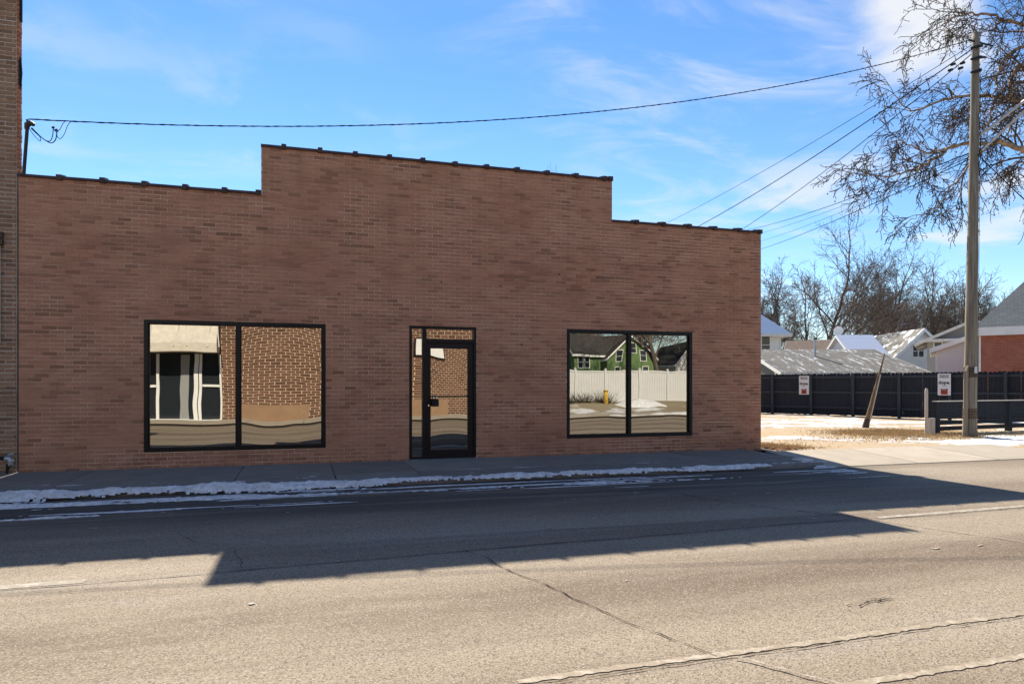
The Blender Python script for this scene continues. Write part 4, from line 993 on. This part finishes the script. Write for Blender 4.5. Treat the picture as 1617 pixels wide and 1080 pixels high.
# ------------------------------------------------------------------ sycamore at the right edge
def sycamore():
    base = org_at(1715, 24); t = thing('sycamore_tree', 'large bare sycamore with drooping branches and seed balls behind the pole', 'tree', base)
    rng = random.Random(31); b = [MB(), MB()]; tips = []
    tr = [pt(1715, 640, 24), pt(1712, 500, 24), pt(1706, 360, 24.1), pt(1700, 230, 24.3), pt(1690, 100, 24.2), pt(1680, -40, 24), pt(1676, -160, 24)]
    b[0].tube([p-base for p in tr], [.48, .40, .36, .32, .28, .22, .15], 10)
    par = dict(seg=[8, 6, 5, 4], tap=[.35, .35, .45, .6], wob=[.12, .17, .21, .23], up=[0, -.065, -.085, -.05], n=[10, 6, 4, 0], t0=[.15, .15, .12, 0], ang=[50, 48, 46, 45],
               len=[.44, .52, .52, .5], rr=[.5, .55, .6, .7], rmin=.0100, sides=[6, 4, 3, 3], split=0)
    def limb(pxs, r0, r1, n, ln, dense=1.):
        P = [pt(*q)-base for q in pxs]; Q = []
        for i in range(len(P)-1):
            p0 = P[max(i-1, 0)]; p1 = P[i]; p2 = P[i+1]; p3 = P[min(i+2, len(P)-1)]
            for k in range(6):
                s = k/6; Q.append(.5*((2*p1)+(p2-p0)*s+(2*p0-5*p1+4*p2-p3)*s*s+(3*p1-p0-3*p2+p3)*s**3)+Vector((rng.gauss(0, .03), rng.gauss(0, .03), rng.gauss(0, .035))))
        Q.append(P[-1]); m = len(Q); Rr = [r0+(r1-r0)*(i/(m-1))**.8 for i in range(m)]
        b[0].tube(Q, Rr, 6, cap=False)
        for k in range(n):
            tt = .12+.88*(k+rng.random())/n; i = min(int(tt*(m-1)), m-2); q = Q[i]; dd = (Q[i+1]-Q[i]).normalized()
            az = rng.uniform(0, 2*PI); s = dd.cross(Vector((0, 0, 1))).normalized(); u = s.cross(dd); ang = math.radians(rng.gauss(52, 14))
            nd = dd*math.cos(ang)+(s*math.cos(az)+u*math.sin(az))*math.sin(ang); nd.z -= .12
            grow(b2, tips, q, nd, ln*rng.uniform(.6, 1.25)*(1.15-.5*tt), max(Rr[i]*.5, .011), 1, 3, rng, par)
        grow(b2, tips, Q[-1], Q[-1]-Q[-3], ln*.7, r1, 1, 3, rng, par)
    b2 = [b[1], b[1]]
    limb([(1702, 330, 24.1), (1660, 262, 23.6), (1612, 236, 23.0), (1560, 226, 22.6), (1508, 232, 22.4), (1455, 262, 22.2), (1410, 278, 22.0), (1365, 272, 21.8)], .13, .014, 21, 1.9)
    limb([(1700, 240, 24.2), (1650, 175, 23.8), (1600, 158, 23.4), (1548, 152, 23.2), (1490, 158, 23.0), (1440, 176, 22.8), (1412, 150, 22.7)], .11, .012, 20, 1.8)
    limb([(1692, 120, 24.2), (1650, 60, 23.8), (1600, 35, 23.5), (1550, 22, 23.3), (1510, 28, 23.1), (1480, 45, 23.0)], .09, .012, 18, 1.7)
    limb([(1690, 100, 24.2), (1660, 20, 24.6), (1625, -30, 24.8), (1570, -50, 25), (1520, -35, 25)], .10, .014, 16, 1.8)
    limb([(1698, 220, 24.2), (1640, 130, 24.8), (1608, 105, 25.0), (1596, 140, 25.0), (1600, 180, 24.9), (1582, 230, 24.8)], .12, .02, 12, 1.6)
    limb([(1696, 180, 24.2), (1640, 80, 23.4), (1590, 90, 23.0), (1572, 140, 22.8), (1560, 200, 22.7)], .09, .012, 12, 1.5)
    limb([(1702, 330, 24.1), (1660, 300, 24.6), (1625, 265, 25), (1605, 255, 25.0), (1585, 285, 25.0)], .09, .012, 10, 1.3)
    limb([(1560, 226, 22.6), (1530, 262, 22.5), (1500, 300, 22.4), (1470, 330, 22.3), (1440, 345, 22.2)], .045, .010, 10, 1.3)
    limb([(1508, 232, 22.4), (1460, 240, 22.0), (1420, 222, 21.7), (1390, 236, 21.5)], .04, .010, 10, 1.2)
    b[0].build('trunk', M['syc'], t, smooth=True); b[1].build('crown', M['syctwig'], t)
    s = MB(); rng.shuffle(tips)
    for p in tips[:1500]:
        q = p+Vector((rng.gauss(0, .02), rng.gauss(0, .02), -rng.uniform(.03, .12))); rad = rng.uniform(.016, .032)
        s.tube([p, q], .0025, 3, cap=False)
        o8 = [q+Vector(v)*rad for v in ((1, 0, 0), (-1, 0, 0), (0, 1, 0), (0, -1, 0), (0, 0, 1), (0, 0, -1))]
        s.raw(o8, [(0, 2, 4), (2, 1, 4), (1, 3, 4), (3, 0, 4), (2, 0, 5), (1, 2, 5), (3, 1, 5), (0, 3, 5)])
    stuff(s.build('seed_balls', M['seed'], t))
    lf_ = MB()
    for cx, cy, cz, n, sp in ((1612, 52, 23.4, 160, .22), (1360, 281, 21.8, 14, .07), (1450, 360, 22.2, 16, .09), (1497, 157, 23, 14, .08), (1508, 140, 23, 22, .12), (1555, 235, 22.6, 30, .12)):
        c = pt(cx, cy, cz)-base
        for i in range(n):
            p = c+Vector((rng.gauss(0, sp), rng.gauss(0, sp), rng.gauss(0, sp*.5))); a = Vector((rng.gauss(0, 1), rng.gauss(0, 1), rng.gauss(0, 1))).normalized()*.045; q = a.orthogonal().normalized()*.03
            lf_.face([p-a, p-q, p+a, p+q])
    stuff(lf_.build('dead_leaves', M['leaf'], t)); return t
syc = sycamore()

# ================================================================== ACROSS THE ROAD (seen in the glass)
# brick building opposite
ob = thing('brick_building_opposite', 'sunlit dark brown brick building reflected in the shop door and window', 'building', (0, 0, 0))
obr = []
lay(-13.6, -1.0, -.1, 6.2, [], lambda p, q, a, b_, r: obr.append((p, q, a, b_, r.random(), r.gauss(0, .002), 0)), co=.115, bl=.33, seed=4)
hold = thing('tmp', 'x', 'x'); 
rest = MB()
for p, q, a, c, t, dy, dz in obr:
    rest.cur = tonev(t); rest.box(-q+.011, -p-.011, -18.03-dy, -18.0-dy, a+.012, c-.012)
bpy.data.objects.remove(hold)
stuff(rest.build('brickwork', M['brick_across'], ob, rnd=True))
MB().box(1.02, 13.58, -28, -18.018, -.15, 6.2).build('wall', M['mortar_pale'], ob)
MB().box(.98, 13.62, -28.1, -17.95, 6.2, 6.4).build('coping', M['coping'], ob)
for x0, x1, z1 in ((1.95, 4.35, .62), (8.2, 10.55, .76)):
    b = MB(); b.box(x0, x1, -17.99, -17.90, -.02, z1); b.build('boarded_panel', M['panel_brown'], ob)
b = MB(); b.box(9.15, 10.35, -17.99, -17.86, 2.75, 3.45); b.build('light_box', M['white'], ob); b = MB(); frame_boxes(b, 9.1, 10.4, 2.7, 3.5, .05, -17.99, -17.93); b.build('light_box_frame', M['frame'], ob)
# shop with cream canopy
oc = thing('canopy_shop_opposite', 'shop with cream canopy and white door frames reflected in the left window', 'building', (0, 0, 0))
MB().box(-9, .98, -28, -18.25, -.15, 6.6).build('wall', M['cream'], oc)
b = MB(); b.box(-9, .98, -18.25, -18.16, 2.7, 6.0); b.prism([(-18.16, 4.9), (-17.0, 3.05), (-17.0, 2.70), (-18.16, 2.75)], 'x', -9, .98); b.build('canopy', M['cream'], oc)
for x in (-1.6, -.35, .85):
    for dx in (-.22, .22): MB().tube([(x, -18.0, 5.0), (x+dx, -16.97, 2.9)], .022, 6).build('brace', M['offwhite'], oc)
MB().box(-9, .98, -18.26, -18.18, .02, 2.7).build('pane', M['pane'], oc)
for x0, x1 in ((-1.36, -1.26), (-.02, .13), (.16, .26), (.93, 1.0), (-2.6, -2.5)): MB().box(x0, x1, -18.20, -18.08, .02, 2.65).build('mullion', M['white'], oc)
for x0, x1 in ((-2.5, -1.37), (.27, .92)): MB().box(x0, x1, -18.20, -18.10, 1.30, 1.40).build('mid_rail', M['white'], oc)
MB().box(-9, .98, -18.2, -18.05, -.02, .03).build('sill', M['white'], oc)
MB().box(-.5, -.2, -18.24, -18.15, .0, 2.6).build('curtain', M['siding_grey'], oc)
# white vinyl fence
vf = thing('vinyl_fence', 'tall white vinyl fence reflected in the right window', 'fence', (16.8, -23.0, .36))
for i in range(9):
    x = i*2.0; MB().box(x-.065, x+.065, -.065, .065, -.3, 1.98).build('post', M['vinyl'], vf); MB().prism([(x-.08, 1.981), (x+.08, 1.981), (x, 2.05)], 'y', -.08, .08).build('post_cap', M['vinyl'], vf)
    if i < 8:
        for k in range(11): MB().box(x+.067+k*.1696, x+.067+k*.1696+.164, -.012, .012, .12, 1.78).build('board', M['vinyl'], vf)
        for z in (.04, 1.80): MB().box(x+.067, x+1.933, -.03, .03, z, z+.09).build('rail', M['vinyl'], vf)
bo = thing('bollard', 'yellow bollard among dry shrubs reflected in the right window', 'bollard', (20.1, -21.4, .1))
b = MB(); b.tube([(0, 0, -.1), (0, 0, .95), (0, 0, 1.0), (0, 0, 1.03)], [.13, .13, .10, .03], 14); b.build('shaft', M['yellow'], bo, smooth=True)
b = MB(); b.tube([(0, 0, .9), (0, 0, .95)], .133, 14); b.build('collar', M['black_metal'], bo)
def shrub(label, loc, h, seed):
    t = thing('dry_shrub', label, 'shrub', loc, 0, 'dry shrubs by the white fence'); r = random.Random(seed); b = MB()
    for i in range(260):
        a = r.uniform(0, 6.28); e = r.uniform(.2, 1.2); l = h*r.uniform(.4, 1.1); d = Vector((math.cos(a)*math.cos(e), math.sin(a)*math.cos(e), math.sin(e))); p = Vector((r.gauss(0, .2), r.gauss(0, .2), 0))
        b.tube([p, p+d*l*.5, p+d*l+Vector((r.gauss(0, .08), r.gauss(0, .08), 0))], [.012, .008, .004], 3, cap=False)
    b.build('stems', M['bush'], t)
shrub('dry shrub just left of the yellow bollard in the glass', (18.8, -21.9, .2), .9, 1); shrub('dry shrub at the left pane edge in the glass', (17.9, -21.9, .2), .7, 2); shrub('dry shrub around the yellow bollard in the glass', (20.2, -21.9, .2), 1.0, 3)
snow('snow', 'snow bank before the white fence across the road', 17.5, 30, -22.6, -15.1, .12, lambda X, Y: (1.0*gauss(X-.4*(Y+20), 22.0, 1.1)*gauss(Y, -20.6, .6)+.3*gauss(Y, -15.5, .3)+.7*(fbm(X, Y*1.5, 61)-.5)-.25)*.5, lambda X, Y: np.where(Y > -18.05, 0.0, -.13+.55*np.clip((-18.2-Y)/3.5, 0, 1)+.06*fbm(X*.5, Y*.5, 5)))
# green house: faces the road
gh = gable_house('green_house', 'green sided house with dark roof reflected in the right window', Vector((43.0, -61.5, 0)), PI, 8.6, 9, 5.2, 2.6, 'siding_green', 'shingle_dark', 'x', .4, 'white', .2)
gw = gable_house('green_gable_wing', 'green gable wing of the house reflected in the right window', Vector((44.2, -60, 0)), PI, 6.0, 1.5, 4.7, 2.5, 'siding_green', 'shingle_dark', 'y', .35, 'white', .2)
for x, z in ((1.3, 4.3), (3.9, 4.3), (1.0, 2.3), (4.0, 2.3), (2.6, 5.2)): house_window(gw, x, z, .8, 1.3)
for x in (6.6, 7.5): house_window(gh, x, 3.6, .6, 1.2)
g2 = gable_house('dark_house', 'dark roofed house left of the green house in the glass', Vector((35.5, -64, 0)), PI, 7, 8, 4.0, 2.6, 'siding_dark', 'shingle_dark', 'x', .4, 'offwhite', .2)
g3 = gable_house('barn_house', 'pale gabled house behind the trees in the glass', Vector((53.5, -62, 0)), PI, 5, 8, 4.2, 2.6, 'offwhite', 'shingle_dark', 'y', .3, 'white', .2)
for i, (x, y, sc, s_, lab) in enumerate(((33, -76, 1.0, tA, 'bare tree behind the dark house in the glass'), (40, -74, 1.0, tC, 'bare tree behind the green house in the glass'), (36.6, -45, .8, tA, 'thick dark bare tree in front of the houses in the glass'),
                                       (49, -72, 1.0, tC, 'bare tree behind the pale house in the glass'), (47, -57, .9, tA, 'bare tree at the right edge of the glass'), (44, -80, 1.15, tC, 'far bare tree above the green roof in the glass'))):
    tcopy(s_, lab, (x, y, .3), sc, i*1.3, 'bare trees across the road')
S.render.resolution_x = 1024; S.render.resolution_y = 683
